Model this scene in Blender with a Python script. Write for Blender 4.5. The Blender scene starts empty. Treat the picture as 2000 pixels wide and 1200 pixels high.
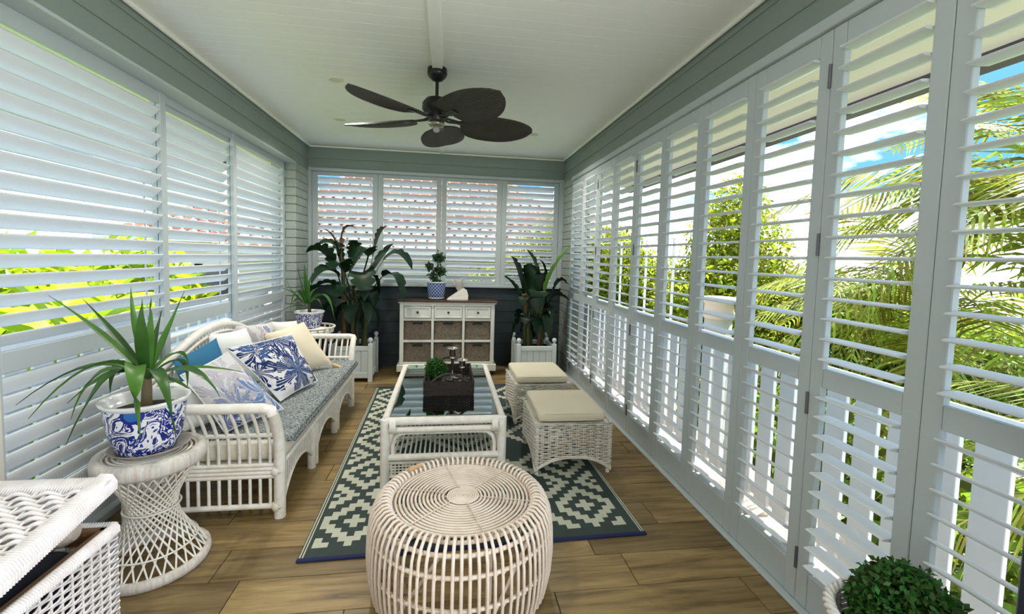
import bpy, bmesh, math, random
import numpy as np
from mathutils import Vector, Matrix

C = bpy.context.scene.collection
S = bpy.context.scene
R = math.radians
rnd = random.Random(7)

# ------------------------------------------------------------------ camera
cam_d = bpy.data.cameras.new('camera')
cam_d.sensor_fit = 'HORIZONTAL'; cam_d.sensor_width = 36.0
cam_d.lens = 872.8 * 36.0 / 2000.0
cam_d.shift_y = -(600 - 557.5) / 2000.0
cam_d.clip_start = 0.05; cam_d.clip_end = 300
cam = bpy.data.objects.new('camera', cam_d); C.objects.link(cam)
yaw, pit, rol = R(8.279), R(-3.684), R(1.540)
fw = Vector((math.sin(yaw) * math.cos(pit), math.cos(yaw) * math.cos(pit), math.sin(pit)))
r0 = Vector((math.cos(yaw), -math.sin(yaw), 0)); u0 = r0.cross(fw)
rr = math.cos(rol) * r0 + math.sin(rol) * u0
uu = -math.sin(rol) * r0 + math.cos(rol) * u0
mw = Matrix(((rr.x, uu.x, -fw.x, 0), (rr.y, uu.y, -fw.y, 0), (rr.z, uu.z, -fw.z, 1.43), (0, 0, 0, 1)))
cam.matrix_world = mw
S.camera = cam

# ------------------------------------------------------------------ light
S.view_settings.view_transform = 'Standard'
S.view_settings.look = 'None'
S.view_settings.exposure = 2.15
S.view_settings.gamma = 1.0
S.view_settings.use_curve_mapping = False
try:
    S.cycles.max_bounces = 10; S.cycles.diffuse_bounces = 6; S.cycles.glossy_bounces = 4
    S.cycles.transparent_max_bounces = 16; S.cycles.caustics_reflective = False; S.cycles.caustics_refractive = False
    S.cycles.sample_clamp_indirect = 6.0
except Exception:
    pass

W = bpy.data.worlds.new('sky'); S.world = W; W.use_nodes = True
nt = W.node_tree; nt.nodes.clear()
def N(t, typ, **kw):
    n = t.nodes.new(typ)
    for k, v in kw.items(): setattr(n, k, v)
    return n
out = N(nt, 'ShaderNodeOutputWorld'); bg = N(nt, 'ShaderNodeBackground')
bg.inputs['Strength'].default_value = 1.15
tc = N(nt, 'ShaderNodeTexCoord'); sep = N(nt, 'ShaderNodeSeparateXYZ')
nt.links.new(tc.outputs['Generated'], sep.inputs[0])
addz = N(nt, 'ShaderNodeMath', operation='MAXIMUM'); addz.inputs[1].default_value = 0.0
nt.links.new(sep.outputs['Z'], addz.inputs[0])
addk = N(nt, 'ShaderNodeMath', operation='ADD'); addk.inputs[1].default_value = 0.28
nt.links.new(addz.outputs[0], addk.inputs[0])
div = N(nt, 'ShaderNodeVectorMath', operation='DIVIDE')
cmb = N(nt, 'ShaderNodeCombineXYZ')
for i in range(3): nt.links.new(addk.outputs[0], cmb.inputs[i])
nt.links.new(tc.outputs['Generated'], div.inputs[0]); nt.links.new(cmb.outputs[0], div.inputs[1])
noi = N(nt, 'ShaderNodeTexNoise'); noi.inputs['Scale'].default_value = 1.7; noi.inputs['Detail'].default_value = 7; noi.inputs['Roughness'].default_value = 0.58
nt.links.new(div.outputs[0], noi.inputs['Vector'])
rmp = N(nt, 'ShaderNodeValToRGB')
rmp.color_ramp.elements[0].position = 0.47; rmp.color_ramp.elements[1].position = 0.66
rmp.color_ramp.elements[0].color = (0.050, 0.145, 0.32, 1); rmp.color_ramp.elements[1].color = (0.93, 0.98, 1.06, 1)
nt.links.new(noi.outputs['Fac'], rmp.inputs[0])
hz = N(nt, 'ShaderNodeMapRange'); hz.inputs['From Min'].default_value = 0.0; hz.inputs['From Max'].default_value = 0.14
hz.inputs['To Min'].default_value = 1.0; hz.inputs['To Max'].default_value = 0.0
nt.links.new(sep.outputs['Z'], hz.inputs['Value'])
mx = N(nt, 'ShaderNodeMix', data_type='RGBA'); mx.inputs['B'].default_value = (0.86, 0.92, 1.0, 1)
nt.links.new(hz.outputs[0], mx.inputs['Factor']); nt.links.new(rmp.outputs[0], mx.inputs['A'])
nt.links.new(mx.outputs['Result'], bg.inputs['Color']); nt.links.new(bg.outputs[0], out.inputs[0])

sun_d = bpy.data.lights.new('sun', 'SUN'); sun_d.energy = 4.0; sun_d.angle = R(0.6); sun_d.color = (1.0, 0.96, 0.89)
sun = bpy.data.objects.new('sun', sun_d); C.objects.link(sun)
sd = Vector((math.cos(R(58)) * math.cos(R(33)), math.cos(R(58)) * math.sin(R(33)), math.sin(R(58))))   # towards the sun
sun.rotation_euler = sd.to_track_quat('Z', 'Y').to_euler(); sun.location = (8, 1, 14)

la = bpy.data.lights.new('side_fill_light', 'AREA'); la.shape = 'RECTANGLE'; la.size = 2.0; la.size_y = 2.2; la.energy = 17; la.color = (0.95, 0.98, 1.0)
lo_ = bpy.data.objects.new('side_fill_light', la); C.objects.link(lo_); lo_.location = (1.62, -0.55, 1.22)      # fill lamp added out of view beside the camera to brighten the room
lo_.rotation_euler = Vector((1, 0, 0)).to_track_quat('Z', 'Y').to_euler()

# ------------------------------------------------------------------ materials
MATS = {}
def M(name, col, rough=0.55, var=0.0, vscale=6.0, bump=0.0, bscale=40.0, metal=0.0, spec=0.4, isl=0.0, obj=0.0, trans=0.0, stretch=None, col2=None, coat=0.0):
    """procedural paint: base colour, noise mottling (var), relief (bump), per-leaf (isl) and per-object (obj) variation"""
    if name in MATS: return MATS[name]
    m = bpy.data.materials.new(name); m.use_nodes = True; MATS[name] = m
    t = m.node_tree; b = t.nodes['Principled BSDF']
    b.inputs['Roughness'].default_value = rough; b.inputs['Metallic'].default_value = metal
    b.inputs['Specular IOR Level'].default_value = spec
    if coat: b.inputs['Coat Weight'].default_value = coat
    b.inputs['Base Color'].default_value = (*col, 1)
    co = N(t, 'ShaderNodeTexCoord'); src = co.outputs['Object']
    if stretch:
        mp = N(t, 'ShaderNodeMapping'); mp.inputs['Scale'].default_value = stretch
        t.links.new(src, mp.inputs[0]); src = mp.outputs[0]
    fac = None
    if var > 0:
        n = N(t, 'ShaderNodeTexNoise'); n.inputs['Scale'].default_value = vscale; n.inputs['Detail'].default_value = 5
        t.links.new(src, n.inputs['Vector']); fac = n.outputs['Fac']
        rp = N(t, 'ShaderNodeValToRGB'); rp.color_ramp.elements[0].position = 0.3; rp.color_ramp.elements[1].position = 0.72
        c2 = col2 or tuple(c * (1 - var) for c in col)
        rp.color_ramp.elements[0].color = (*c2, 1); rp.color_ramp.elements[1].color = (*col, 1)
        t.links.new(fac, rp.inputs[0]); cur = rp.outputs[0]
    else:
        rgb = N(t, 'ShaderNodeRGB'); rgb.outputs[0].default_value = (*col, 1); cur = rgb.outputs[0]
    if isl > 0 or obj > 0:
        hs = N(t, 'ShaderNodeHueSaturation'); mr = N(t, 'ShaderNodeMapRange')
        if isl > 0:
            g = N(t, 'ShaderNodeNewGeometry'); o = g.outputs['Random Per Island']; a = isl
        else:
            g = N(t, 'ShaderNodeObjectInfo'); o = g.outputs['Random']; a = obj
        mr.inputs['To Min'].default_value = 1 - a; mr.inputs['To Max'].default_value = 1 + a
        t.links.new(o, mr.inputs['Value']); t.links.new(mr.outputs[0], hs.inputs['Value'])
        t.links.new(cur, hs.inputs['Color'])
        if isl > 0:
            mr2 = N(t, 'ShaderNodeMapRange'); mr2.inputs['To Min'].default_value = 0.5 - isl * 0.09; mr2.inputs['To Max'].default_value = 0.5 + isl * 0.05
            t.links.new(o, mr2.inputs['Value']); t.links.new(mr2.outputs[0], hs.inputs['Hue'])
        cur = hs.outputs[0]
    t.links.new(cur, b.inputs['Base Color'])
    if bump > 0:
        n2 = N(t, 'ShaderNodeTexNoise'); n2.inputs['Scale'].default_value = bscale; n2.inputs['Detail'].default_value = 4
        t.links.new(src, n2.inputs['Vector'])
        bp = N(t, 'ShaderNodeBump'); bp.inputs['Strength'].default_value = bump; bp.inputs['Distance'].default_value = 0.01
        t.links.new(n2.outputs['Fac'], bp.inputs['Height']); t.links.new(bp.outputs[0], b.inputs['Normal'])
    if trans > 0:
        tr = N(t, 'ShaderNodeBsdfTranslucent'); ms = N(t, 'ShaderNodeMixShader'); ms.inputs[0].default_value = trans
        t.links.new(cur, tr.inputs['Color']); t.links.new(b.outputs[0], ms.inputs[1]); t.links.new(tr.outputs[0], ms.inputs[2])
        t.links.new(ms.outputs[0], t.nodes['Material Output'].inputs['Surface'])
    return m

paint = M('shaded_white_paint', (0.47, 0.525, 0.535), 0.42, spec=0.4)  # frames are white too; darker grey-blue puts their backlit shade into the colour
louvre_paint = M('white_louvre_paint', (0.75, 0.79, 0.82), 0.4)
ceil_paint = M('cream_ceiling_paint', (0.93, 0.94, 0.89), 0.6)
sage = M('sage_grey_paint', (0.25, 0.305, 0.275), 0.55, var=0.06, vscale=3)
slate = M('dark_slate_paint', (0.022, 0.036, 0.042), 0.5, var=0.1, vscale=3)
brick_paint = M('painted_grey_brick', (0.36, 0.40, 0.36), 0.75, var=0.12, vscale=14, bump=0.35, bscale=60, obj=0.05)
mortar = M('painted_mortar', (0.19, 0.21, 0.19), 0.85, bump=0.3, bscale=90)
grout = M('tile_grout', (0.36, 0.29, 0.18), 0.8)
soffit_m = M('cream_soffit_paint', (0.92, 0.89, 0.80), 0.6)
gutter_m = M('dark_grey_gutter', (0.10, 0.09, 0.11), 0.5)
rattan = M('white_painted_rattan', (0.88, 0.87, 0.82), 0.5, var=0.10, vscale=25, col2=(0.76, 0.70, 0.61), bump=0.15, bscale=120)
wick = M('white_washed_wicker', (0.87, 0.85, 0.80), 0.6, var=0.15, vscale=22, col2=(0.68, 0.62, 0.53), bump=0.2, bscale=150)
wick_lilac = M('white_chest_wicker', (0.88, 0.86, 0.87), 0.55, var=0.12, vscale=20, col2=(0.74, 0.69, 0.68), bump=0.2, bscale=150)
natural = M('pale_rattan_cane', (0.82, 0.73, 0.65), 0.5, var=0.25, vscale=14, col2=(0.66, 0.55, 0.45), bump=0.15, bscale=90)
black = M('black_metal', (0.010, 0.010, 0.011), 0.35)
hinge_m = M('steel_hinge', (0.16, 0.16, 0.18), 0.4, metal=0.6)

# ------------------------------------------------------------------ mesh helpers
class MB:
    def __init__(s): s.v = []; s.f = []; s.m = []; s.sm = []
    def add(s, vs, fs, mi=0, smooth=False):
        b = len(s.v); s.v.extend([tuple(v) for v in vs])
        for f in fs: s.f.append(tuple(i + b for i in f))
        s.m.extend([mi] * len(fs)); s.sm.extend([smooth] * len(fs)); return s
    def box(s, c, d, b=0.0, mat=None, mi=0):
        """box of full size d about c, chamfered by b; mat = optional 3x3 rotation"""
        hx, hy, hz = d[0] / 2, d[1] / 2, d[2] / 2
        vs, fs = [], []
        if b <= 0:
            for x in (-hx, hx):
                for y in (-hy, hy):
                    for z in (-hz, hz): vs.append((x, y, z))
            fs = [(0, 1, 3, 2), (4, 6, 7, 5), (0, 4, 5, 1), (2, 3, 7, 6), (0, 2, 6, 4), (1, 5, 7, 3)]
        else:
            idx = {}
            for sx in (-1, 1):
                for sy in (-1, 1):
                    for sz in (-1, 1):
                        for k in range(3):
                            p = [sx * (hx - b), sy * (hy - b), sz * (hz - b)]
                            p[k] = (sx * hx, sy * hy, sz * hz)[k]
                            idx[(sx, sy, sz, k)] = len(vs); vs.append(tuple(p))
            for k in range(3):
                a, e = (k + 1) % 3, (k + 2) % 3
                for sg in (-1, 1):
                    q = []
                    for (p1, p2) in ((-1, -1), (1, -1), (1, 1), (-1, 1)):
                        sgn = [0, 0, 0]; sgn[k] = sg; sgn[a] = p1; sgn[e] = p2; q.append(idx[(*sgn, k)])
                    fs.append(tuple(q if sg > 0 else q[::-1]))
            for k in range(3):
                a, e = (k + 1) % 3, (k + 2) % 3
                for s1 in (-1, 1):
                    for s2 in (-1, 1):
                        def g(sk, kk):
                            sgn = [0, 0, 0]; sgn[k] = sk; sgn[a] = s1; sgn[e] = s2; return idx[(*sgn, kk)]
                        q = [g(-1, a), g(1, a), g(1, e), g(-1, e)]
                        fs.append(tuple(q if s1 * s2 > 0 else q[::-1]))
            for sx in (-1, 1):
                for sy in (-1, 1):
                    for sz in (-1, 1):
                        q = [idx[(sx, sy, sz, 0)], idx[(sx, sy, sz, 1)], idx[(sx, sy, sz, 2)]]
                        fs.append(tuple(q if sx * sy * sz > 0 else q[::-1]))
        if mat is not None: vs = [tuple(mat @ Vector(v)) for v in vs]
        vs = [(v[0] + c[0], v[1] + c[1], v[2] + c[2]) for v in vs]
        return s.add(vs, fs, mi)
    def tube(s, pts, r, n=6, closed=False, caps=True, mi=0):
        P = [Vector(p) for p in pts]; k = len(P)
        rs = r if isinstance(r, (list, tuple)) else [r] * k
        vs, fs = [], []; nrm = None
        for i in range(k):
            if closed: t = P[(i + 1) % k] - P[i - 1]
            else: t = P[min(i + 1, k - 1)] - P[max(i - 1, 0)]
            t.normalize()
            if nrm is None:
                a = Vector((0, 0, 1)) if abs(t.z) < 0.9 else Vector((1, 0, 0))
                nrm = t.cross(a).normalized()
            else:
                nrm = (nrm - t * nrm.dot(t))
                if nrm.length < 1e-6: nrm = t.orthogonal()
                nrm.normalize()
            bi = t.cross(nrm)
            for j in range(n):
                a = 2 * math.pi * j / n
                vs.append(P[i] + (nrm * math.cos(a) + bi * math.sin(a)) * rs[i])
        for i in range(k if closed else k - 1):
            for j in range(n):
                i2 = (i + 1) % k
                fs.append((i * n + j, i * n + (j + 1) % n, i2 * n + (j + 1) % n, i2 * n + j))
        s.add(vs, fs, mi, True)
        if caps and not closed:
            s.add(vs[:n], [tuple(range(n))[::-1]], mi); s.add(vs[-n:], [tuple(range(n))], mi)
        return s
    def lathe(s, prof, n=24, c=(0, 0, 0), mi=0, smooth=True):
        vs, fs = [], []
        for (r, z) in prof:
            for j in range(n):
                a = 2 * math.pi * j / n; vs.append((c[0] + r * math.cos(a), c[1] + r * math.sin(a), c[2] + z))
        for i in range(len(prof) - 1):
            for j in range(n):
                fs.append((i * n + j, i * n + (j + 1) % n, (i + 1) * n + (j + 1) % n, (i + 1) * n + j))
        return s.add(vs, fs, mi, smooth)
    def mesh(s, name, mats, off=(0, 0, 0)):
        me = bpy.data.meshes.new(name)
        o = off
        me.from_pydata([(v[0] - o[0], v[1] - o[1], v[2] - o[2]) for v in s.v], [], s.f)
        for m in (mats if isinstance(mats, (list, tuple)) else [mats]): me.materials.append(m)
        if s.f:
            me.polygons.foreach_set('material_index', s.m); me.polygons.foreach_set('use_smooth', s.sm)
        me.update(); return me

def link(name, me, parent=None, loc=(0, 0, 0), rot=(0, 0, 0), scale=(1, 1, 1)):
    o = bpy.data.objects.new(name, me); C.objects.link(o)
    if parent is not None: o.parent = parent
    o.location = loc; o.rotation_euler = rot; o.scale = scale
    return o
def tag(o, label=None, cat=None, group=None, kind=None):
    if label: o['label'] = label
    if cat: o['category'] = cat
    if group: o['group'] = group
    if kind: o['kind'] = kind
    return o
def thing(name, label, cat, loc=(0, 0, 0), rz=0.0, group=None):
    o = bpy.data.objects.new(name, None); C.objects.link(o); o.empty_display_size = 0.1
    o.location = loc; o.rotation_euler = (0, 0, rz); return tag(o, label, cat, group)
def part(name, mb, mat, parent, world=True, kind=None, label=None):
    """mesh part; vertices in world coordinates (parent unrotated) or in the parent's own frame"""
    off = (0, 0, 0)
    if world:
        p = parent
        off = Vector((0, 0, 0))
        while p is not None: off = off + p.location; p = p.parent
    o = link(name, mb.mesh(name, mat, off), parent)
    if kind: o['kind'] = kind
    if label: o['label'] = label
    return o
def struct(name, mb, mat, parent=None):
    o = link(name, mb.mesh(name, mat), parent)
    if parent is None: o['kind'] = 'structure'
    return o
def bez(a, b, c, n=8):
    """quadratic curve that passes through b half-way"""
    a, b, c = Vector(a), Vector(b), Vector(c); k = 2 * b - 0.5 * (a + c)
    return [a * (1 - t) ** 2 + k * 2 * t * (1 - t) + c * t * t for t in [i / n for i in range(n + 1)]]
def ring(c, r, n=32, z=0.0): return [(c[0] + r * math.cos(2 * math.pi * i / n), c[1] + r * math.sin(2 * math.pi * i / n), z) for i in range(n)]
# ================================================================== the setting
XR, XL, YB, ZC = 1.481, -1.668, 5.737, 2.70

# wood-look floor tiles
def wood_mat():
    m = bpy.data.materials.new('wood_look_tile'); m.use_nodes = True; t = m.node_tree; b = t.nodes['Principled BSDF']
    co = N(t, 'ShaderNodeTexCoord'); oi = N(t, 'ShaderNodeObjectInfo')
    ad = N(t, 'ShaderNodeVectorMath', operation='MULTIPLY_ADD'); ad.inputs[1].default_value = (1, 1, 1)
    sc = N(t, 'ShaderNodeVectorMath', operation='SCALE'); sc.inputs[0].default_value = (37, 91, 13)
    t.links.new(oi.outputs['Random'], sc.inputs['Scale']); t.links.new(co.outputs['Object'], ad.inputs[0]); t.links.new(sc.outputs[0], ad.inputs[2])
    mp = N(t, 'ShaderNodeMapping'); mp.inputs['Scale'].default_value = (1.5, 14, 4); t.links.new(ad.outputs[0], mp.inputs[0])
    n = N(t, 'ShaderNodeTexNoise'); n.inputs['Scale'].default_value = 1.6; n.inputs['Detail'].default_value = 8; n.inputs['Roughness'].default_value = 0.62; n.inputs['Distortion'].default_value = 0.6
    t.links.new(mp.outputs[0], n.inputs['Vector'])
    rp = N(t, 'ShaderNodeValToRGB'); e = rp.color_ramp.elements
    e[0].position = 0.28; e[0].color = (0.09, 0.056, 0.021, 1); e[1].position = 0.75; e[1].color = (0.37, 0.265, 0.115, 1)
    k = e.new(0.5); k.color = (0.235, 0.16, 0.066, 1)
    t.links.new(n.outputs['Fac'], rp.inputs[0])
    hs = N(t, 'ShaderNodeHueSaturation'); mr = N(t, 'ShaderNodeMapRange'); mr.inputs['To Min'].default_value = 0.72; mr.inputs['To Max'].default_value = 1.2
    t.links.new(oi.outputs['Random'], mr.inputs['Value']); t.links.new(mr.outputs[0], hs.inputs['Value']); t.links.new(rp.outputs[0], hs.inputs['Color'])
    t.links.new(hs.outputs[0], b.inputs['Base Color']); b.inputs['Roughness'].default_value = 0.38; b.inputs['Specular IOR Level'].default_value = 0.35
    return m
wood = wood_mat()
fl = struct('floor', MB().box((-0.2, 2.05, -0.06), (3.5, 7.5, 0.10)), grout)
row_h, PL = 0.2135, 0.862
offs = {}
tile_cache = {}
for k in range(-15, 19):
    y0 = 1.7755 + k * row_h
    off = {0: 0.86, 1: 0.733, -1: 0.477, 2: 0.30, 3: 0.62, -2: 0.13}.get(k, (k * 0.371) % PL)
    x = off - 4 * PL
    while x < 1.55:
        a, b = max(x, -1.95), min(x + PL, 1.545)
        ya, yb_ = max(y0, -1.6), min(y0 + row_h, 5.80)
        if b - a > 0.03 and yb_ - ya > 0.02:
            key = (round(b - a, 3), round(yb_ - ya, 3))
            if key not in tile_cache:
                tile_cache[key] = MB().box((0, 0, -0.005), (key[0] - 0.004, key[1] - 0.004, 0.010), 0.0012).mesh('tile', wood)
            link('tile', tile_cache[key], fl, ((a + b) / 2, (ya + yb_) / 2, 0))
        x += PL

# ceiling of V-jointed boards with the cover batten down the middle
ce = struct('ceiling', MB().box((-0.1, 2.05, 2.735), (3.3, 7.5, 0.03)), ceil_paint)
bm_ = MB().box((0, 0, 0.008), (XR - XL, 0.1013, 0.016), 0.0009).mesh('board', ceil_paint)
y = -1.55
while y < YB:
    link('board', bm_, ce, ((XR + XL) / 2, y, ZC)); y += 0.1015
struct('trim_1', MB().box((-0.090, 2.07, ZC - 0.008), (0.070, 7.3, 0.024), 0.004), ceil_paint)
struct('roof', MB().box((0.05, 2.06, 2.80), (5.0, 7.5, 0.06)), gutter_m)

# upper fascia walls of grey boards with white cornice
def boards_wall(name, horiz_axis, fixed, a0, a1, rows, mat, thick, outward, zlo, zhi):
    """wall slab plus overlapping boards; horiz_axis 'y': wall runs along y at x=fixed; outward = +1/-1 side away from the room"""
    mb = MB(); d = outward * (thick / 2 + 0.012)
    if horiz_axis == 'y': mb.box((fixed + d, (a0 + a1) / 2, (zlo + zhi) / 2), (thick, a1 - a0, zhi - zlo))
    else: mb.box(((a0 + a1) / 2, fixed + d, (zlo + zhi) / 2), (a1 - a0, thick, zhi - zlo))
    w = struct(name, mb, mat)
    for (z0, z1) in rows:
        pm = MB(); t0, t1 = 0.016, 0.004      # board thicker at its lower edge
        pr = [(-0.0, z0), (-0.0, z0 + 0.004), (0.012 * 1.0, z1 - 0.0015), (0.013, z0)]
        vs = []
        for a in (a0, a1):
            for (q, z) in ((0, z0 + 0.003), (0.003, z0), (0.014, z0), (0.014, z1 - 0.001), (0.007, z1 - 0.001)):
                if horiz_axis == 'y': vs.append((fixed + outward * q, a, z))
                else: vs.append((a, fixed + outward * q, z))
        fs = [(i, (i + 1) % 5, 5 + (i + 1) % 5, 5 + i) for i in range(5)] + [(0, 1, 2, 3, 4), (9, 8, 7, 6, 5)]
        pm.add(vs, fs); link('board', pm.mesh('board', mat), w)
    return w
boards_wall('wall_left', 'y', XL, -1.6, YB, [(2.405, 2.519), (2.519, 2.64), (2.64, 2.70)], sage, 0.12, -1, 2.405, 2.72)
boards_wall('wall_right', 'y', XR, -1.6, YB, [(2.405, 2.519), (2.519, 2.64), (2.64, 2.70)], sage, 0.10, 1, 2.405, 2.72)
boards_wall('wall_back', 'x', YB, -1.95, 1.72, [(2.432, 2.548), (2.548, 2.70)], sage, 0.14, 1, 2.432, 2.72)
boards_wall('wall_back_low', 'x', YB, -1.95, 1.72, [(i * 0.1425, (i + 1) * 0.1425) for i in range(7)] + [(0.9975, 1.03)], slate, 0.14, 1, 0.0, 1.03)
mb = MB()
mb.box((XL + 0.014, 3.12, 2.688), (0.028, 5.2, 0.024), 0.008); struct('trim_2', mb, ceil_paint)
struct('trim_3', MB().box((XR - 0.014, 3.12, 2.688), (0.028, 5.2, 0.024), 0.008), ceil_paint)
struct('trim_4', MB().box(((XL + XR) / 2, YB - 0.014, 2.688), (XR - XL, 0.028, 0.024), 0.008), ceil_paint)

# brick pillars in both far corners
def pillar(name, x0, x1, y0, y1, ztop, faces):
    mb = MB().box(((x0 + x1) / 2, (y0 + y1) / 2, ztop / 2), (x1 - x0 - 0.012, y1 - y0 - 0.012, ztop))
    w = struct(name, mb, mortar); ch = 0.0925; n = int(round(ztop / ch)); cache = {}
    def put(a, b, axis, z, fixed, nrm):
        key = (round(b - a, 3), axis)
        if key not in cache:
            d = (key[0] - 0.009, 0.02, ch - 0.009) if axis == 'x' else (0.02, key[0] - 0.009, ch - 0.009)
            cache[key] = MB().box((0, 0, 0), d, 0.003).mesh('brick', brick_paint)
        j = 0.0015 * rnd.uniform(-1, 1)
        if axis == 'x': link('brick', cache[key], w, ((a + b) / 2, fixed - nrm * (0.010 + j), z))
        else: link('brick', cache[key], w, (fixed - nrm * (0.010 + j), (a + b) / 2, z))
    for k in range(n):
        z = (k + 0.5) * ch
        for (axis, fixed, nrm, a0, a1, st) in faces:
            a = a1 if st < 0 else a0
            cuts = [0.11] if k % 2 else []
            L = 0.225; cur = 0.0; span = a1 - a0; pcs = []
            if k % 2: pcs.append((0, min(0.113, span))); cur = 0.113
            while cur < span - 0.01:
                pcs.append((cur, min(cur + L, span))); cur += L
            for (p, q) in pcs:
                if q - p < 0.02: continue
                if st > 0: put(a0 + p, a0 + q, axis, z, fixed, nrm)
                else: put(a1 - q, a1 - p, axis, z, fixed, nrm)
    return w
pillar('wall_left_pillar', -1.93, XL, 5.27, YB, 2.405, [('x', 5.27, -1, -1.93, XL, -1), ('y', XL, 1, 5.27, YB, 1)])
pillar('wall_right_pillar', 1.478, 1.72, 5.30, YB, 2.405, [('y', 1.478, -1, 5.30, YB, -1)])

# head boxes, floor tracks and jambs
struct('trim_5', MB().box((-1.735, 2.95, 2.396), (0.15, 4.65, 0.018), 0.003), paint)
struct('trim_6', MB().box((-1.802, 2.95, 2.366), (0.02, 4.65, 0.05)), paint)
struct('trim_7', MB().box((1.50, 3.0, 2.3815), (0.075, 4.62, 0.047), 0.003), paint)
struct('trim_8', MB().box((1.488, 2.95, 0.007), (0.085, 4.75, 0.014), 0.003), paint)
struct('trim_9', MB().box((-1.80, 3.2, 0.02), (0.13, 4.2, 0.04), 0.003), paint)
cream_jamb = M('cream_jamb_paint', (0.70, 0.68, 0.60), 0.5)
struct('trim_10', MB().box((-1.765, 1.955, 1.2), (0.09, 0.06, 2.4), 0.004), cream_jamb)
struct('wall_left_plaster', MB().box((-1.95, 0.16, 1.2), (0.10, 3.52, 2.4)), M('white_wall_paint', (0.86, 0.87, 0.88), 0.7))

struct('wall_front', MB().box((-0.1, -1.66, 1.36), (3.6, 0.10, 2.72)), MATS['white_wall_paint'])
# window frame in the back wall
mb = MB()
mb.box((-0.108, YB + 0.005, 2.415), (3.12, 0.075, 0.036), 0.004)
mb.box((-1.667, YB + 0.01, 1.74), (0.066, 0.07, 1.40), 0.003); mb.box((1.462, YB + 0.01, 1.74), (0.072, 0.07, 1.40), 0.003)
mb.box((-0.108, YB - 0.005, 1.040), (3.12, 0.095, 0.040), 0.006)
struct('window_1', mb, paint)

# ------------------------------------------------------------------ louvred shutter panels
lv_cache = {}
def louvre_mesh(L):
    k = round(L, 3)
    if k not in lv_cache:
        sec = [(-0.0445, 0), (-0.036, 0.0042), (-0.015, 0.0062), (0.015, 0.0062), (0.036, 0.0042), (0.0445, 0), (0.036, -0.0042), (0.015, -0.0062), (-0.015, -0.0062), (-0.036, -0.0042)]
        n = len(sec); mb = MB()
        vs = [(-L / 2, a, b) for a, b in sec] + [(L / 2, a, b) for a, b in sec]
        mb.add(vs, [(i, n + i, n + (i + 1) % n, (i + 1) % n) for i in range(n)], 0, True)
        mb.add(vs[:n], [tuple(range(n))]); mb.add(vs[n:], [tuple(range(n))[::-1]])
        lv_cache[k] = mb.mesh('louver', louvre_paint)
    return lv_cache[k]
def shutter(label, loc, rz, Wd, z0, z1, rails, zones, group, sw=0.058, th=0.028, hinges=(), rod=None, inset=0.0):
    """rails = [(zlo, zhi, name)], zones = [(first louvre z, count, pitch, tilt deg)]; local x along the panel, +y outdoors"""
    t = thing('shutter_panel', label, 'shutter', loc, rz, group)
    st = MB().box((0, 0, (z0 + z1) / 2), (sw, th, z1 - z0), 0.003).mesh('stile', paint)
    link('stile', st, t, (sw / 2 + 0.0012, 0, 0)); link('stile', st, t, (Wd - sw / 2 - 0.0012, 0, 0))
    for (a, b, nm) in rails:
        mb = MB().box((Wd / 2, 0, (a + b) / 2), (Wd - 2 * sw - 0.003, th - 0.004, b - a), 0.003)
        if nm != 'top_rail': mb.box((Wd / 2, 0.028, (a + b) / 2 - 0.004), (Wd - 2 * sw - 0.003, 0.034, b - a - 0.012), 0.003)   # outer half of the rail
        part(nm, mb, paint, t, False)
    me = louvre_mesh(Wd - 2 * sw - 0.008)
    for (zs, n, p, tilt) in zones:
        for i in range(n):
            tl = tilt + rnd.uniform(-1.2, 1.2)
            link('louver', me, t, (Wd / 2, inset, zs + i * p), (-R(tl), 0, 0))
        if rod is not None:
            q = R(tilt); dy, dz = 0.047 * math.cos(q), -0.047 * math.sin(q)
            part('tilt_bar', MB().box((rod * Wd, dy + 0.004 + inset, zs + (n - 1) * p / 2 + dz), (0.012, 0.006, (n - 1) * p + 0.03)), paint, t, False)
    for (hx, hz_) in hinges:
        part('hinge', MB().tube([(hx, -th / 2 - 0.003, hz_ - 0.045), (hx, -th / 2 - 0.003, hz_ + 0.045)], 0.0065, 8), hinge_m, t, False)
    return t
# right wall: ten folding panels, counted from the camera
ys = [0.73, 1.175, 1.61, 2.05, 2.50, 2.957, 3.42, 3.89, 4.345, 4.805, 5.288]
words = ['nearest the camera', 'second from the camera', 'third from the camera', 'fourth from the camera', 'fifth from the camera', 'sixth from the camera',
         'fifth from the brick corner', 'third from the brick corner', 'second from the brick corner', 'beside the brick corner']
words[6] = 'fourth from the brick corner'
up = [-2, 0, -2, -2, 2, 5, 9, 18, 36, 42]
lo = [24, 4, 28, 26, 20, 22, 26, 18, 24, 20]
for i in range(10):
    a, b = ys[i], ys[i + 1]; Wd = b - a
    hg = [(0.0, z) for z in (2.17, 1.51, 0.862, 0.20)] if i in (1, 5, 7) else []
    # local x runs from the high-y end towards the camera, so the seam at a lies at local x = Wd
    hg = [(Wd, z) for (_, z) in hg] if False else hg
    if i in (2, 6, 8): hg = [(Wd, z) for z in (2.17, 1.51, 0.862, 0.20)]
    else: hg = []
    shutter('white louvred shutter panel in the right wall, ' + words[i], (1.490, b, 0), -math.pi / 2, Wd, 0.016, 2.352,
            [(2.262, 2.352, 'top_rail'), (0.943, 1.018, 'mid_rail'), (0.016, 0.165, 'bottom_rail')],
            [(1.058, 16, 0.0797, up[i]), (0.205, 10, 0.0775, lo[i])], 'right wall shutters', hinges=hg, rod=0.86 if i != 1 else None)
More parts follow.
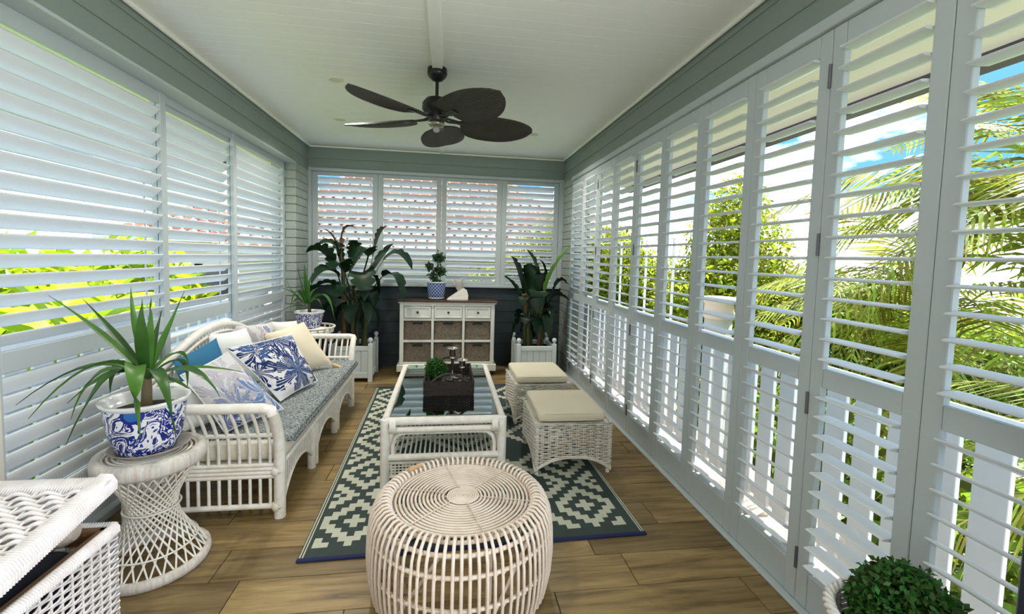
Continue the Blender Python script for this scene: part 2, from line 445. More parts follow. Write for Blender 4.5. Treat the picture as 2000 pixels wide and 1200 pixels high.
# left wall: three wide sliding panels
lft = [('white louvred sliding shutter at the left edge, nearest the camera', 2.0, 3.172, -1.79, 46, 74),
       ('middle white louvred sliding shutter in the left wall', 3.112, 4.137, -1.822, 44, -8),
       ('white louvred sliding shutter in the left wall beside the brick pillar', 4.068, 5.255, -1.79, 48, 72)]
for (lb, a, b, X, t1, t2) in lft:
    shutter(lb, (X, a, 0), math.pi / 2, b - a, 0.04, 2.388, [(2.312, 2.388, 'top_rail'), (0.895, 0.985, 'mid_rail'), (0.04, 0.14, 'bottom_rail')],
            [(1.028, 16, 0.0818, t1), (0.185, 9, 0.0815, t2)], 'left wall shutters', sw=0.056, rod=0.90, inset=0.016)
# back window: four panels
bx = [-1.632, -0.861, -0.086, 0.677, 1.424]
bl = ['leftmost louvred shutter in the back window, behind the big leafy plant', 'louvred shutter in the back window, second from the left',
      'louvred shutter in the back window, behind the tissue box', 'rightmost louvred shutter in the back window, behind the planter']
for i in range(4):
    shutter('white ' + bl[i], (bx[i], YB + 0.02, 0), 0, bx[i + 1] - bx[i], 1.062, 2.396, [(2.350, 2.396, 'top_rail'), (1.062, 1.102, 'bottom_rail')],
            [(1.140, 15, 0.0829, 45)], 'back window shutters', sw=0.063, inset=0.012)
# ================================================================== outdoors
deck_m = M('sunlit_deck_tile', (0.46, 0.36, 0.29), 0.7, var=0.1, vscale=5)
board_m = M('white_balustrade_paint', (0.84, 0.86, 0.88), 0.5)
grass_m = M('garden_lawn', (0.14, 0.18, 0.07), 0.9, var=0.4, vscale=0.6)
o = struct('ground', MB().box((0, 10, -2.9), (90, 90, 0.1)), grass_m)
struct('terrace_right', MB().box((1.85, 1.9, -0.08), (0.62, 9.4, 0.10)), deck_m)
struct('terrace_left', MB().box((-2.08, 2.9, -0.08), (0.40, 7.4, 0.10)), deck_m)
struct('soffit_right', MB().box((2.05, 2.2, 2.47), (0.92, 8.0, 0.03)), soffit_m)
struct('soffit_left', MB().box((-2.2, 2.2, 2.47), (0.82, 8.0, 0.03)), soffit_m)
struct('gutter_right', MB().box((2.55, 2.2, 2.44), (0.10, 8.0, 0.11), 0.01), gutter_m)
struct('gutter_left', MB().box((-2.66, 2.2, 2.44), (0.10, 8.0, 0.11), 0.01), gutter_m)
def balustrade(label, X, y0, y1, pitch, wd, ph):
    t = thing('balustrade', label, 'railing', (X, y0, -0.03))
    me = MB().box((0, 0, 0), (0.02, wd, 0.87), 0.002).mesh('board', board_m)
    y = y0 + ph
    while y < y1:
        link('board', me, t, (0, y - y0, 0.50)); y += pitch
    part('bottom_rail', MB().box((X + 0.03, (y0 + y1) / 2, 0.10), (0.04, y1 - y0, 0.06)), board_m, t)
    part('top_rail', MB().box((X + 0.015, (y0 + y1) / 2, 0.925), (0.07, y1 - y0, 0.03), 0.004), board_m, t)
    return t
balustrade('white vertical board balustrade outside the right wall shutters', 1.80, -2.0, 6.4, 0.1503, 0.104, 0.035)
balustrade('white vertical board balustrade outside the left wall shutters', -2.14, 0.4, 6.4, 0.159, 0.118, 0.07)

leaf_g = M('yellow_green_foliage', (0.31, 0.37, 0.022), 0.5, isl=0.6, trans=0.5)
leaf_d = M('mid_green_foliage', (0.17, 0.25, 0.022), 0.5, isl=0.6, trans=0.5)
leaf_b = M('lime_banana_foliage', (0.36, 0.50, 0.02), 0.45, isl=0.35, trans=0.5)
bark = M('grey_brown_bark', (0.14, 0.10, 0.07), 0.9, var=0.3, bump=0.5, bscale=20)
def leaf_cloud(blobs, n, size, aspect, seed):
    """real leaves: folded rhombs scattered through ellipsoids, denser towards the skin"""
    g = np.random.default_rng(seed); V = []; F = []
    w = np.array([b[3] * b[4] * b[5] for b in blobs]); w = w / w.sum()
    idx = g.choice(len(blobs), n, p=w); B = np.array(blobs)[idx]
    d = g.normal(size=(n, 3)); d /= np.linalg.norm(d, axis=1)[:, None]
    rad = g.random(n) ** 0.45
    c = B[:, :3] + d * rad[:, None] * B[:, 3:6]
    ax = g.normal(size=(n, 3)) + np.array([0, 0, -0.35]); ax /= np.linalg.norm(ax, axis=1)[:, None]
    up_ = g.normal(size=(n, 3)) * 0.7 + np.array([0, 0, 1.0]); sd_ = np.cross(ax, up_); sd_ /= np.linalg.norm(sd_, axis=1)[:, None]
    nm = np.cross(sd_, ax); L = size * (0.6 + 0.8 * g.random(n))[:, None]; Wd = L * aspect
    p0 = c; p1 = c + ax * L * 0.5 + sd_ * Wd * 0.5 + nm * L * 0.06; p2 = c + ax * L - nm * L * 0.1; p3 = c + ax * L * 0.5 - sd_ * Wd * 0.5 + nm * L * 0.06
    V = np.stack([p0, p1, p2, p3], 1).reshape(-1, 3)
    me = bpy.data.meshes.new('foliage'); me.vertices.add(len(V)); me.vertices.foreach_set('co', V.astype(np.float32).ravel())
    me.loops.add(4 * n); me.polygons.add(n)
    me.loops.foreach_set('vertex_index', np.arange(4 * n, dtype=np.int32)); me.polygons.foreach_set('loop_start', np.arange(0, 4 * n, 4, dtype=np.int32))
    me.update(calc_edges=True); me.validate(); return me
def tree(name, label, loc, blobs, n, size, aspect, mat, seed, group=None, trunk=0.09, cat='tree'):
    t = thing(name, label, cat, loc, 0, group)
    rel = [(b[0] - loc[0], b[1] - loc[1], b[2] - loc[2], b[3], b[4], b[5]) for b in blobs]
    me = leaf_cloud(rel, n, size, aspect, seed); me.materials.append(mat)
    f = link('foliage', me, t); f['kind'] = 'stuff'
    if trunk:
        mb = MB(); top = max(r[2] for r in rel)
        mb.tube([(0, 0, 0), (0.05, 0.03, top * 0.5), (0, 0.05, top)], [trunk, trunk * 0.8, trunk * 0.35], 8)
        for r in rel: mb.tube([(0.04, 0.03, max(0.3, r[2] * 0.6)), (r[0] * 0.6, r[1] * 0.6, r[2] * 0.85), (r[0], r[1], r[2])], [trunk * 0.5, trunk * 0.3, trunk * 0.12], 6)
        link('trunk', mb.mesh('trunk', bark), t)
    return t
GT = 'trees beyond the right balustrade'
tree('leafy_tree', 'tall yellow green small leaved tree seen through the middle right shutters', (5.6, 8.0, -2.85),
     [(5.5, 8.0, 1.6, 1.0, 1.0, 1.1), (5.0, 7.6, 0.4, 1.3, 1.2, 1.3), (6.2, 8.3, 0.6, 1.2, 1.1, 1.1), (5.6, 8.2, 2.5, 0.6, 0.6, 0.7), (5.3, 7.8, -1.0, 1.3, 1.2, 1.0)], 36000, 0.105, 0.42, leaf_g, 3, GT)
tree('leafy_tree', 'bushy mid green tree behind the pale round pillar outside', (4.6, 9.6, -2.85),
     [(4.4, 9.6, 0.6, 1.1, 1.0, 1.1), (3.7, 9.9, 0.2, 1.0, 1.0, 1.0), (3.9, 10.2, 1.5, 0.9, 0.9, 0.8), (4.3, 9.2, -0.8, 1.2, 1.0, 0.9)], 26000, 0.105, 0.42, leaf_g, 4, GT)
tree('leafy_tree', 'lower bushy tree under the palm fronds beyond the right balustrade', (7.2, 6.2, -2.85),
     [(7.0, 6.2, 0.0, 1.3, 1.2, 1.0), (7.8, 5.6, -0.3, 1.2, 1.1, 1.0), (6.6, 7.0, 0.5, 0.9, 0.9, 0.9), (6.3, 5.2, -1.2, 1.2, 1.2, 0.8)], 26000, 0.12, 0.42, leaf_d, 5, GT)
tree('garden_shrub', 'dense green shrub low behind the right balustrade boards', (4.2, 4.2, -2.85),
     [(4.2, 4.4, -0.7, 1.0, 1.3, 0.7), (4.4, 2.6, -0.8, 1.0, 1.0, 0.7), (3.9, 6.2, -0.9, 1.0, 1.0, 0.7)], 5000, 0.16, 0.45, leaf_d, 6, None, 0.06, 'shrub')
tree('leafy_tree', 'yellow green tree beyond the back window, right of the tiled roof', (2.2, 10.2, -2.85),
     [(2.2, 10.2, 0.9, 1.3, 0.9, 1.2), (1.0, 10.0, 0.3, 1.2, 0.8, 0.9), (3.2, 10.6, 0.6, 1.0, 0.9, 1.3), (2.7, 10.3, 1.9, 0.9, 0.7, 0.7)], 16000, 0.11, 0.42, leaf_g, 8, None)
tree('garden_shrub', 'lime green hedge below the tiled roof behind the back window', (-1.4, 8.6, -2.85),
     [(-1.4, 8.6, -0.2, 1.6, 0.6, 0.75), (0.4, 8.8, -0.1, 1.4, 0.6, 0.8), (-3.0, 8.7, -0.1, 1.3, 0.6, 0.7)], 5000, 0.17, 0.42, leaf_b, 9, None, 0.05, 'shrub')
tree('garden_shrub', 'lime green broad hedge behind the banana plants outside the left shutters', (-5.8, 4.2, -2.85),
     [(-5.6, 2.6, -0.3, 0.8, 1.6, 1.35), (-5.7, 5.0, -0.3, 0.8, 1.7, 1.45), (-6.2, 7.6, -0.2, 0.9, 1.6, 1.6), (-5.0, 1.0, -0.2, 0.8, 1.2, 1.3), (-6.2, 10.0, -0.1, 1.2, 1.5, 1.7)], 12000, 0.34, 0.45, leaf_b, 10, None, 0.05, 'shrub')
GB = 'banana plants outside the left shutters'
def banana(label, x, y, z0, ztop, n, seed):
    g = random.Random(seed); t = thing('banana_plant', label, 'plant', (x, y, z0), 0, GB)
    mb = MB(); mb.tube([(0, 0, 0), (0.03, 0, (ztop - z0) * 0.6), (0, 0, (ztop - z0) * 0.8)], [0.11, 0.09, 0.05], 8)
    link('stem', mb.mesh('stem', leaf_d), t)
    for k in range(n):
        a = k * 2.4 + g.uniform(-0.4, 0.4); L = g.uniform(0.9, 1.4); h = (ztop - z0) * g.uniform(0.58, 0.85)
        ca, sa = math.cos(a), math.sin(a); rise = g.uniform(0.15, 0.5)
        crv = bez((0, 0, h), (ca * L * 0.5, sa * L * 0.5, h + rise), (ca * L, sa * L, h + rise - g.uniform(0.2, 0.7)), 9)
        link('leaf', ribbon(crv, 0.30, 0.0, 'banana').mesh('leaf', leaf_b), t)
def ribbon(crv, width, fold, prof='strap', twist=0.0):
    """leaf blade along a curve: two halves folded about the midrib"""
    mb = MB(); n = len(crv) - 1; vs = []
    for i, p in enumerate(crv):
        t = i / n
        tg = (crv[min(i + 1, n)] - crv[max(i - 1, 0)]).normalized()
        sd_ = tg.cross(Vector((0, 0, 1)))
        if sd_.length < 0.15: sd_ = tg.cross(Vector((0.3, 1, 0)))
        sd_.normalize(); nm = sd_.cross(tg)
        if twist: sd_ = (Matrix.Rotation(twist, 3, tg) @ sd_); nm = sd_.cross(tg)
        if prof == 'strap': w = width * (0.55 + 0.45 * math.sin(math.pi * min(1, t * 1.3) * 0.9)) * (1 - max(0, (t - 0.45) / 0.55) ** 1.6) * 0.5
        elif prof == 'banana': w = width * 0.5 * (math.sin(math.pi * min(1, 0.06 + t * 0.94)) ** 0.55) if t < 1 else 0.0
        else:
            s_ = max(0.0, (t - 0.36) / 0.64)
            w = 0.010 if s_ <= 0 else max(0.010, width * 0.5 * (math.sin(math.pi * (0.04 + 0.96 * s_)) ** 0.6 if s_ < 1 else 0.0))
            if s_ >= 1: w = 0.002
            elif 0.15 < s_ and i % 3 == 1: w *= rnd.uniform(0.62, 0.95)      # wind-torn margin
        if t >= 1: w = min(w, 0.0015)
        vs += [p - sd_ * w + nm * w * 0.35, p - nm * 0.002, p + sd_ * w + nm * w * 0.35]
    fs = []
    for i in range(n):
        a = i * 3; fs += [(a, a + 1, a + 4, a + 3), (a + 1, a + 2, a + 5, a + 4)]
    return mb.add(vs, fs, 0, True)
bn = [(-3.4, 2.6, 1.2), (-3.9, 3.6, 1.35), (-3.5, 4.6, 1.15), (-4.2, 5.8, 1.3), (-4.8, 7.2, 1.35), (-4.4, 2.2, 1.5), (-3.3, 3.3, 0.75), (-3.6, 5.3, 0.8), (-3.4, 1.9, 0.8)]
bw = ['tall banana plant outside the left edge shutter, nearest the camera', 'banana plant outside the left shutters beside the nearest one', 'banana plant outside the middle left shutter',
      'banana plant beyond the middle left shutter, farther back', 'farthest banana plant beyond the far left shutter', 'banana plant behind the nearest one at the left edge',
      'low young banana plant outside the first left shutter', 'low banana plant near the far left shutter', 'low banana plant at the left edge of the view']
for k, (x, y, zt) in enumerate(bn): banana('lime green broad leaved ' + bw[k], x, y, -2.85, zt, 15, 20 + k)

palm_m = M('palm_frond_green', (0.29, 0.35, 0.045), 0.45, isl=0.6, trans=0.45)
palm_rib = M('palm_rib_yellow', (0.36, 0.36, 0.10), 0.5)
def frond_mesh(L, droop, seed):
    g = random.Random(seed); mb = MB()
    crv = bez((0, 0, 0), (L * 0.5, 0, L * 0.22 - droop * 0.05), (L * 0.92, 0, -droop), 30)
    mb.tube(crv, [0.016 * (1 - 0.85 * i / 30) for i in range(31)], 5, mi=1)
    for i in range(2, 60):
        t = i / 60; f = t * 30; k = min(29, int(f)); p = crv[k].lerp(crv[k + 1], f - k)
        tg = (crv[k + 1] - crv[k]).normalized(); ll = 0.62 * (math.sin(math.pi * (0.12 + 0.86 * t)) ** 0.7) * g.uniform(0.85, 1.1)
        for s_ in (-1, 1):
            d = (Vector((0, s_, 0)) * 0.85 + tg * 0.6 + Vector((0, 0, -0.12 + g.uniform(-0.15, 0.15)))).normalized()
            m1 = p + d * ll * 0.5; m2 = p + d * ll + Vector((0, 0, -ll * g.uniform(0.15, 0.5)))
            w = tg * 0.017
            mb.add([p - w * 0.5, p + w * 0.5, m1 + w, m1 - w, m2], [(0, 1, 2, 3), (3, 2, 4)])
    return mb.mesh('frond', [palm_m, palm_rib])
fr = [frond_mesh(2.3, 0.55, 1), frond_mesh(2.1, 1.0, 2), frond_mesh(2.5, 0.2, 3)]
def palm(label, x, y, z, spec, group='palms beyond the right balustrade'):
    t = thing('palm_tree', label, 'palm', (x, y, -2.85), 0, group)
    h = z + 2.85
    mb = MB().tube([(0.1, -0.05, 0), (0.05, 0, h * 0.5), (0, 0, h)], [0.13, 0.10, 0.08], 9)
    link('trunk', mb.mesh('trunk', bark), t)
    for (k, az, el, s_) in spec: link('frond', fr[k], t, (0, 0, h), (R(az * 0.0), -R(el), R(az)), (s_, s_, s_))
palm('tall palm with long drooping fronds beyond the nearest right shutters', 4.3, 2.35, 1.25,
     [(0, 100, 28, 1.0), (1, 125, 20, 1.0), (2, 82, 42, 1.0), (0, 150, 30, 0.95), (1, 60, 25, 1.0), (0, 35, 40, 1.0), (2, 112, 58, 0.9), (1, 170, 15, 0.9), (1, 95, 2, 0.95), (2, 140, 62, 0.8), (0, 200, 30, 0.8), (1, 110, -12, 0.9)])
palm('lower palm clump with yellow green fronds behind the nearest right shutters', 4.7, 3.7, 0.35,
     [(0, 130, 25, 1.0), (1, 160, 35, 0.9), (2, 200, 30, 0.9), (1, 95, 30, 0.9), (0, 230, 25, 0.9), (0, 260, 35, 0.9), (2, 175, 55, 0.9), (1, 145, 5, 0.9), (1, 215, 5, 0.9), (0, 60, 30, 0.9)])
palm('small palm close outside the balustrade at the right edge of the view', 3.2, 1.05, 0.15,
     [(1, 120, 48, 0.7), (2, 80, 60, 0.65), (0, 160, 45, 0.6), (1, 100, 20, 0.7), (0, 60, 35, 0.7), (1, 140, 10, 0.65)])
# pale round pillar with a cap
pil = M('pale_render_pillar', (0.52, 0.52, 0.45), 0.7, var=0.08, vscale=8)
t = thing('garden_pillar', 'pale round rendered pillar with a moulded cap beyond the right shutters', 'pillar', (3.25, 4.95, -2.85))
part('shaft', MB().lathe([(0.155, 0), (0.155, 3.62), (0.0, 3.62)], 24), pil, t, False)
part('cap', MB().lathe([(0.155, 3.60), (0.178, 3.62), (0.178, 3.68), (0.165, 3.70), (0.165, 3.78), (0.185, 3.80), (0.185, 3.86), (0.0, 3.875)], 24), M('pale_pink_cap', (0.58, 0.50, 0.42), 0.7), t, False)
# slim white poles of a garden frame
wp = M('white_screen_metal', (0.86, 0.87, 0.86), 0.4)
t = thing('garden_trellis', 'slim white garden trellis of three poles outside the far right shutters', 'trellis', (2.7, 6.8, -2.85))
for y in (5.07, 5.82, 6.72): part('pole', MB().box((2.7, y, -0.55), (0.024, 0.024, 4.5)), wp, t)
part('rail', MB().tube([(2.7, 5.0, 1.70), (2.7, 8.0, 1.70)], 0.008, 6), wp, t)

# houses behind
terra = M('terracotta_roof_tile', (0.58, 0.30, 0.20), 0.8, isl=0.25, var=0.2, vscale=3)
hwall = M('pale_house_render', (0.72, 0.66, 0.56), 0.8)
hglass = M('dark_window_glass', (0.05, 0.06, 0.07), 0.15)
def house(label, x0, x1, y0, y1, ze, zr):
    t = thing('neighbour_house', label, 'house', ((x0 + x1) / 2, (y0 + y1) / 2, -2.85))
    part('wall', MB().box(((x0 + x1) / 2, (y0 + y1) / 2, (ze - 2.85) / 2), (x1 - x0 - 0.8, y1 - y0 - 0.8, ze + 2.85)), hwall, t)
    ym = (y0 + y1) / 2; h = (y1 - y0) / 2
    A, B, Cc, D = (x0, y0, ze), (x1, y0, ze), (x1, y1, ze), (x0, y1, ze); E_, F_ = (x0 + h, ym, zr), (x1 - h, ym, zr)
    part('roof', MB().add([A, B, Cc, D, E_, F_], [(0, 1, 5, 4), (1, 2, 5), (2, 3, 4, 5), (3, 0, 4), (3, 2, 1, 0)]), terra, t)
    mb = MB(); rows = 15
    for r_ in range(rows):
        f0, f1 = r_ / rows, (r_ + 1) / rows
        ya, yb2 = y0 + h * f0, y0 + h * f1; za, zb = ze + (zr - ze) * f0, ze + (zr - ze) * f1
        xa, xb = x0 + h * f0, x1 - h * f0; n = int((xb - xa) / 0.26)
        for k in range(n):
            cx = xa + (k + 0.5) * (xb - xa) / n; w = (xb - xa) / n * 0.48
            vs = []
            for (yy, zz, lift) in ((ya - 0.05, za, 0.05), (yb2, zb, 0.012)):
                for q in range(5):
                    an = math.pi * q / 4; vs.append((cx - w * math.cos(an), yy, zz + lift + 0.07 * math.sin(an)))
            mb.add(vs, [(q, q + 1, q + 6, q + 5) for q in range(4)] + [(4, 3, 2, 1, 0)])
    part('roof_tiles', mb, terra, t, kind='stuff')
    for k in range(3):
        wx = x0 + (x1 - x0) * (0.25 + 0.25 * k)
        f = part('window', MB().box((wx, y0 + 0.38, ze - 1.2), (1.1, 0.06, 1.0)), hwall, t)
        part('pane', MB().box((wx, y0 + 0.35, ze - 1.2), (0.95, 0.03, 0.85)), hglass, f)
    part('gutter', MB().box(((x0 + x1) / 2, y0 - 0.05, ze - 0.05), (x1 - x0, 0.12, 0.12)), hwall, t)
    return t
house('neighbour house with a terracotta tiled hip roof behind the back window', -5.2, 4.2, 10.8, 16.2, 1.45, 3.75)
house('second terracotta roofed house seen through the middle left shutter', -9.0, -5.4, 13.0, 17.0, 1.7, 2.9)
# ================================================================== furniture
# ---------------- rug
def rug():
    L, Wd = 2.74, 1.718
    t = thing('patterned_rug', 'dark green rug with cream stepped diamond pattern and navy ends on the wood floor', 'rug', (-0.664, 2.073, 0.0), R(1.25))
    dark = M('rug_dark_green', (0.040, 0.062, 0.056), 0.85, var=0.15, vscale=60, bump=0.3, bscale=220)
    cream = M('rug_cream', (0.56, 0.58, 0.47), 0.85, var=0.1, vscale=60, bump=0.3, bscale=220)
    navy = M('rug_navy_edge', (0.008, 0.015, 0.075), 0.8)
    cx, cy = 0.0364, 0.03785
    mb = MB(); x0, x1 = 0.028, Wd - 0.028
    cents = [(0.207 + 0.6375 * i, 0.300 + 0.53 * j) for i in range(3) for j in range(-1, 6)]
    nx, ny = int((x1 - x0) / cx), int((L - 0.05) / cy)
    ox = (0.207 - x0) % cx - cx / 2; oy = (0.300 - 0.025) % cy - cy / 2
    xs = [x0] + [x0 + ox + i * cx for i in range(0, nx + 2) if x0 < x0 + ox + i * cx < x1] + [x1]
    ysl = [0.025] + [0.025 + oy + j * cy for j in range(0, ny + 2) if 0.025 < 0.025 + oy + j * cy < L - 0.025] + [L - 0.025]
    zt = 0.008
    idx = {}
    for i, x in enumerate(xs):
        for j, y in enumerate(ysl):
            idx[(i, j)] = len(mb.v); mb.v.append((x, y, zt))
    for i in range(len(xs) - 1):
        for j in range(len(ysl) - 1):
            x, y = (xs[i] + xs[i + 1]) / 2, (ysl[j] + ysl[j + 1]) / 2
            best = None
            for (a, b) in cents:
                ii, jj = round((x - a) / cx), round((y - b) / cy)
                d = abs(ii) + abs(jj)
                if best is None or d < best[0]: best = (d, ii, jj)
            d, ii, jj = best
            lit = d <= 1 or (d in (4, 5) and abs(ii) <= 4) or d in (8, 9) or (abs(ii) == 4 and abs(jj) == 7)
            if x < 0.207 - 4.6 * cx or x > 0.207 + 2 * 0.6375 + 4.6 * cx or y < 0.075 or y > L - 0.075: lit = False
            mb.f.append((idx[(i, j)], idx[(i + 1, j)], idx[(i + 1, j + 1)], idx[(i, j + 1)])); mb.m.append(1 if lit else 0); mb.sm.append(False)
    mb.box((Wd / 2, L / 2, 0.0035), (Wd - 0.004, L - 0.004, 0.007))
    part('weave', mb, [dark, cream], t, False)
    for x in (0.010, 0.0225, Wd - 0.010, Wd - 0.0225): part('edge_stripe', MB().box((x, L / 2, 0.0085), (0.006, L - 0.03, 0.003)), cream, t, False)
    for y in (0.011, L - 0.011): part('end_binding', MB().box((Wd / 2, y, 0.006), (Wd, 0.024, 0.012), 0.004), navy, t, False)
rug()

# ---------------- soft furnishing helpers
def rbox_mesh(name, d, rad, seg, mats, bulge=0.0):
    bm = bmesh.new(); bmesh.ops.create_cube(bm, size=1.0)
    for v in bm.verts: v.co = Vector((v.co.x * d[0], v.co.y * d[1], v.co.z * d[2]))
    bmesh.ops.bevel(bm, geom=list(bm.edges) + list(bm.verts), offset=rad, segments=seg, affect='EDGES', profile=0.6)
    if bulge:
        bmesh.ops.subdivide_edges(bm, edges=[e for e in bm.edges if e.calc_length() > 0.08], cuts=8, use_grid_fill=True)
        for v in bm.verts:
            if v.co.z > 0:
                v.co.z += bulge * max(0, 1 - (2 * v.co.x / d[0]) ** 2) * max(0, 1 - (2 * v.co.y / d[1]) ** 2)
    me = bpy.data.meshes.new(name); bm.to_mesh(me); bm.free()
    for m in (mats if isinstance(mats, (list, tuple)) else [mats]): me.materials.append(m)
    me.polygons.foreach_set('use_smooth', [True] * len(me.polygons)); me.update(); return me
def sgn_pow(a, p): return math.copysign(abs(a) ** p, a)
def pillow(name, label, quad, thick, mat, group='sofa cushions', flange=0.0, tassel=None, pipe=None, n=18):
    """square scatter cushion filling the four corner points bl, br, tr, tl"""
    A, B, D, E_ = [Vector(q) for q in quad]
    c = (A + B + D + E_) / 4; ux = ((B - A) + (D - E_)) / 2; uy = ((E_ - A) + (D - B)) / 2
    nm = ux.cross(uy).normalized()
    t = thing(name, label, 'cushion', c, 0, group)
    mb = MB(); V = []; uvs = []
    for side in (1, -1):
        for i in range(n + 1):
            for j in range(n + 1):
                u, v = i / n, j / n; a, b = 2 * u - 1, 2 * v - 1
                f = (max(0, 1 - abs(a) ** 2.4) * max(0, 1 - abs(b) ** 2.4)) ** 0.55
                pin = 0.05 * ((1 - a * a) * abs(b) ** 3 * (1 if b > 0 else -1)); pin2 = 0.05 * ((1 - b * b) * abs(a) ** 3 * (1 if a > 0 else -1))
                uu_, vv_ = u - pin2 * 0.5, v - pin * 0.5
                p = A * (1 - uu_) * (1 - vv_) + B * uu_ * (1 - vv_) + D * uu_ * vv_ + E_ * (1 - uu_) * vv_
                wr = 0.004 * math.sin(9 * u + 5 * v) * f
                V.append(p - c + nm * side * (thick * 0.5 * f + wr)); uvs.append((u, v))
    k = (n + 1) ** 2; F = []
    for i in range(n):
        for j in range(n):
            q = i * (n + 1) + j; F.append((q, q + n + 1, q + n + 2, q + 1)); F.append((k + q, k + q + 1, k + q + n + 2, k + q + n + 1))
    mb.add(V, F, 0, True)
    me = mb.mesh('cover', mat); ul = me.uv_layers.new(name='uv')
    for lp in me.loops: ul.data[lp.index].uv = uvs[lp.vertex_index]
    link('cover', me, t)
    if pipe is not None:
        edge = []
        for (s0, s1, m_) in ((0, 0, 0), (1, 0, 1), (2, 0, 2), (3, 0, 3)):
            for q in range(n):
                i, j = [(q, 0), (n, q), (n - q, n), (0, n - q)][m_]; edge.append(V[i * (n + 1) + j])
        link('piping', MB().tube(edge, 0.004, 5, closed=True).mesh('piping', pipe), t)
    if tassel is not None:
        for cc in tassel[1]:
            q = [A, B, D, E_][cc]; d = (q - c).normalized(); m2 = MB()
            for s_ in range(16):
                e = d + Vector((rnd.uniform(-.35, .35), rnd.uniform(-.35, .35), rnd.uniform(-.3, .2)))
                p0 = q - c - d * 0.01; p1 = p0 + e.normalized() * 0.06; p2 = p0 + e.normalized() * 0.11 + Vector((0, 0, -0.012))
                m2.tube([p0, p1, p2], [0.008, 0.009, 0.004], 5)
            link('tassel', m2.mesh('tassel', tassel[0]), t)
    return t

def uv_print(name, base, layers, rough=0.8):
    """flat cushion print: palm leaf rosettes in UV space. layers = [(cx, cy, size, leaves, colour, seed angle)]"""
    m = bpy.data.materials.new(name); m.use_nodes = True; t = m.node_tree; b = t.nodes['Principled BSDF']; b.inputs['Roughness'].default_value = rough; b.inputs['Specular IOR Level'].default_value = 0.15
    uv = N(t, 'ShaderNodeUVMap'); sp = N(t, 'ShaderNodeSeparateXYZ'); t.links.new(uv.outputs[0], sp.inputs[0])
    def mth(op, a, b_=None, c_=None):
        n = N(t, 'ShaderNodeMath', operation=op)
        for k, v in enumerate((a, b_, c_)):
            if v is None: continue
            if isinstance(v, (int, float)): n.inputs[k].default_value = v
            else: t.links.new(v, n.inputs[k])
        return n.outputs[0]
    nz = N(t, 'ShaderNodeTexNoise'); nz.inputs['Scale'].default_value = 9; t.links.new(uv.outputs[0], nz.inputs['Vector'])
    cur = None; rgb = N(t, 'ShaderNodeRGB'); rgb.outputs[0].default_value = (*base, 1); cur = rgb.outputs[0]
    for (cx, cy, sz, lv, col, ph, fine) in layers:
        dx = mth('SUBTRACT', sp.outputs[0], cx); dy = mth('SUBTRACT', sp.outputs[1], cy)
        r_ = mth('SQRT', mth('ADD', mth('MULTIPLY', dx, dx), mth('MULTIPLY', dy, dy)))
        an = mth('ADD', mth('ARCTAN2', dy, dx), ph)
        an2 = mth('ADD', an, mth('MULTIPLY', mth('SUBTRACT', nz.outputs['Fac'], 0.5), 0.9))
        lobe = mth('POWER', mth('ABSOLUTE', mth('COSINE', mth('MULTIPLY', an2, lv / 2))), 1.3)
        edge = mth('MULTIPLY', lobe, sz)
        inside = mth('GREATER_THAN', edge, r_)
        strip = mth('SINE', mth('ADD', mth('MULTIPLY', an, fine), mth('MULTIPLY', r_, 40)))
        st = mth('GREATER_THAN', mth('ADD', strip, mth('MULTIPLY', mth('SUBTRACT', nz.outputs['Fac'], 0.5), 1.4)), -0.72)
        mk = mth('MULTIPLY', inside, st)
        mix = N(t, 'ShaderNodeMix', data_type='RGBA'); t.links.new(mk, mix.inputs['Factor']); t.links.new(cur, mix.inputs['A']); mix.inputs['B'].default_value = (*col, 1)
        cur = mix.outputs['Result']
    t.links.new(cur, b.inputs['Base Color'])
    n2 = N(t, 'ShaderNodeTexNoise'); n2.inputs['Scale'].default_value = 300; bp = N(t, 'ShaderNodeBump'); bp.inputs['Strength'].default_value = 0.15
    t.links.new(uv.outputs[0], n2.inputs['Vector']); t.links.new(n2.outputs['Fac'], bp.inputs['Height']); t.links.new(bp.outputs[0], b.inputs['Normal'])
    return m

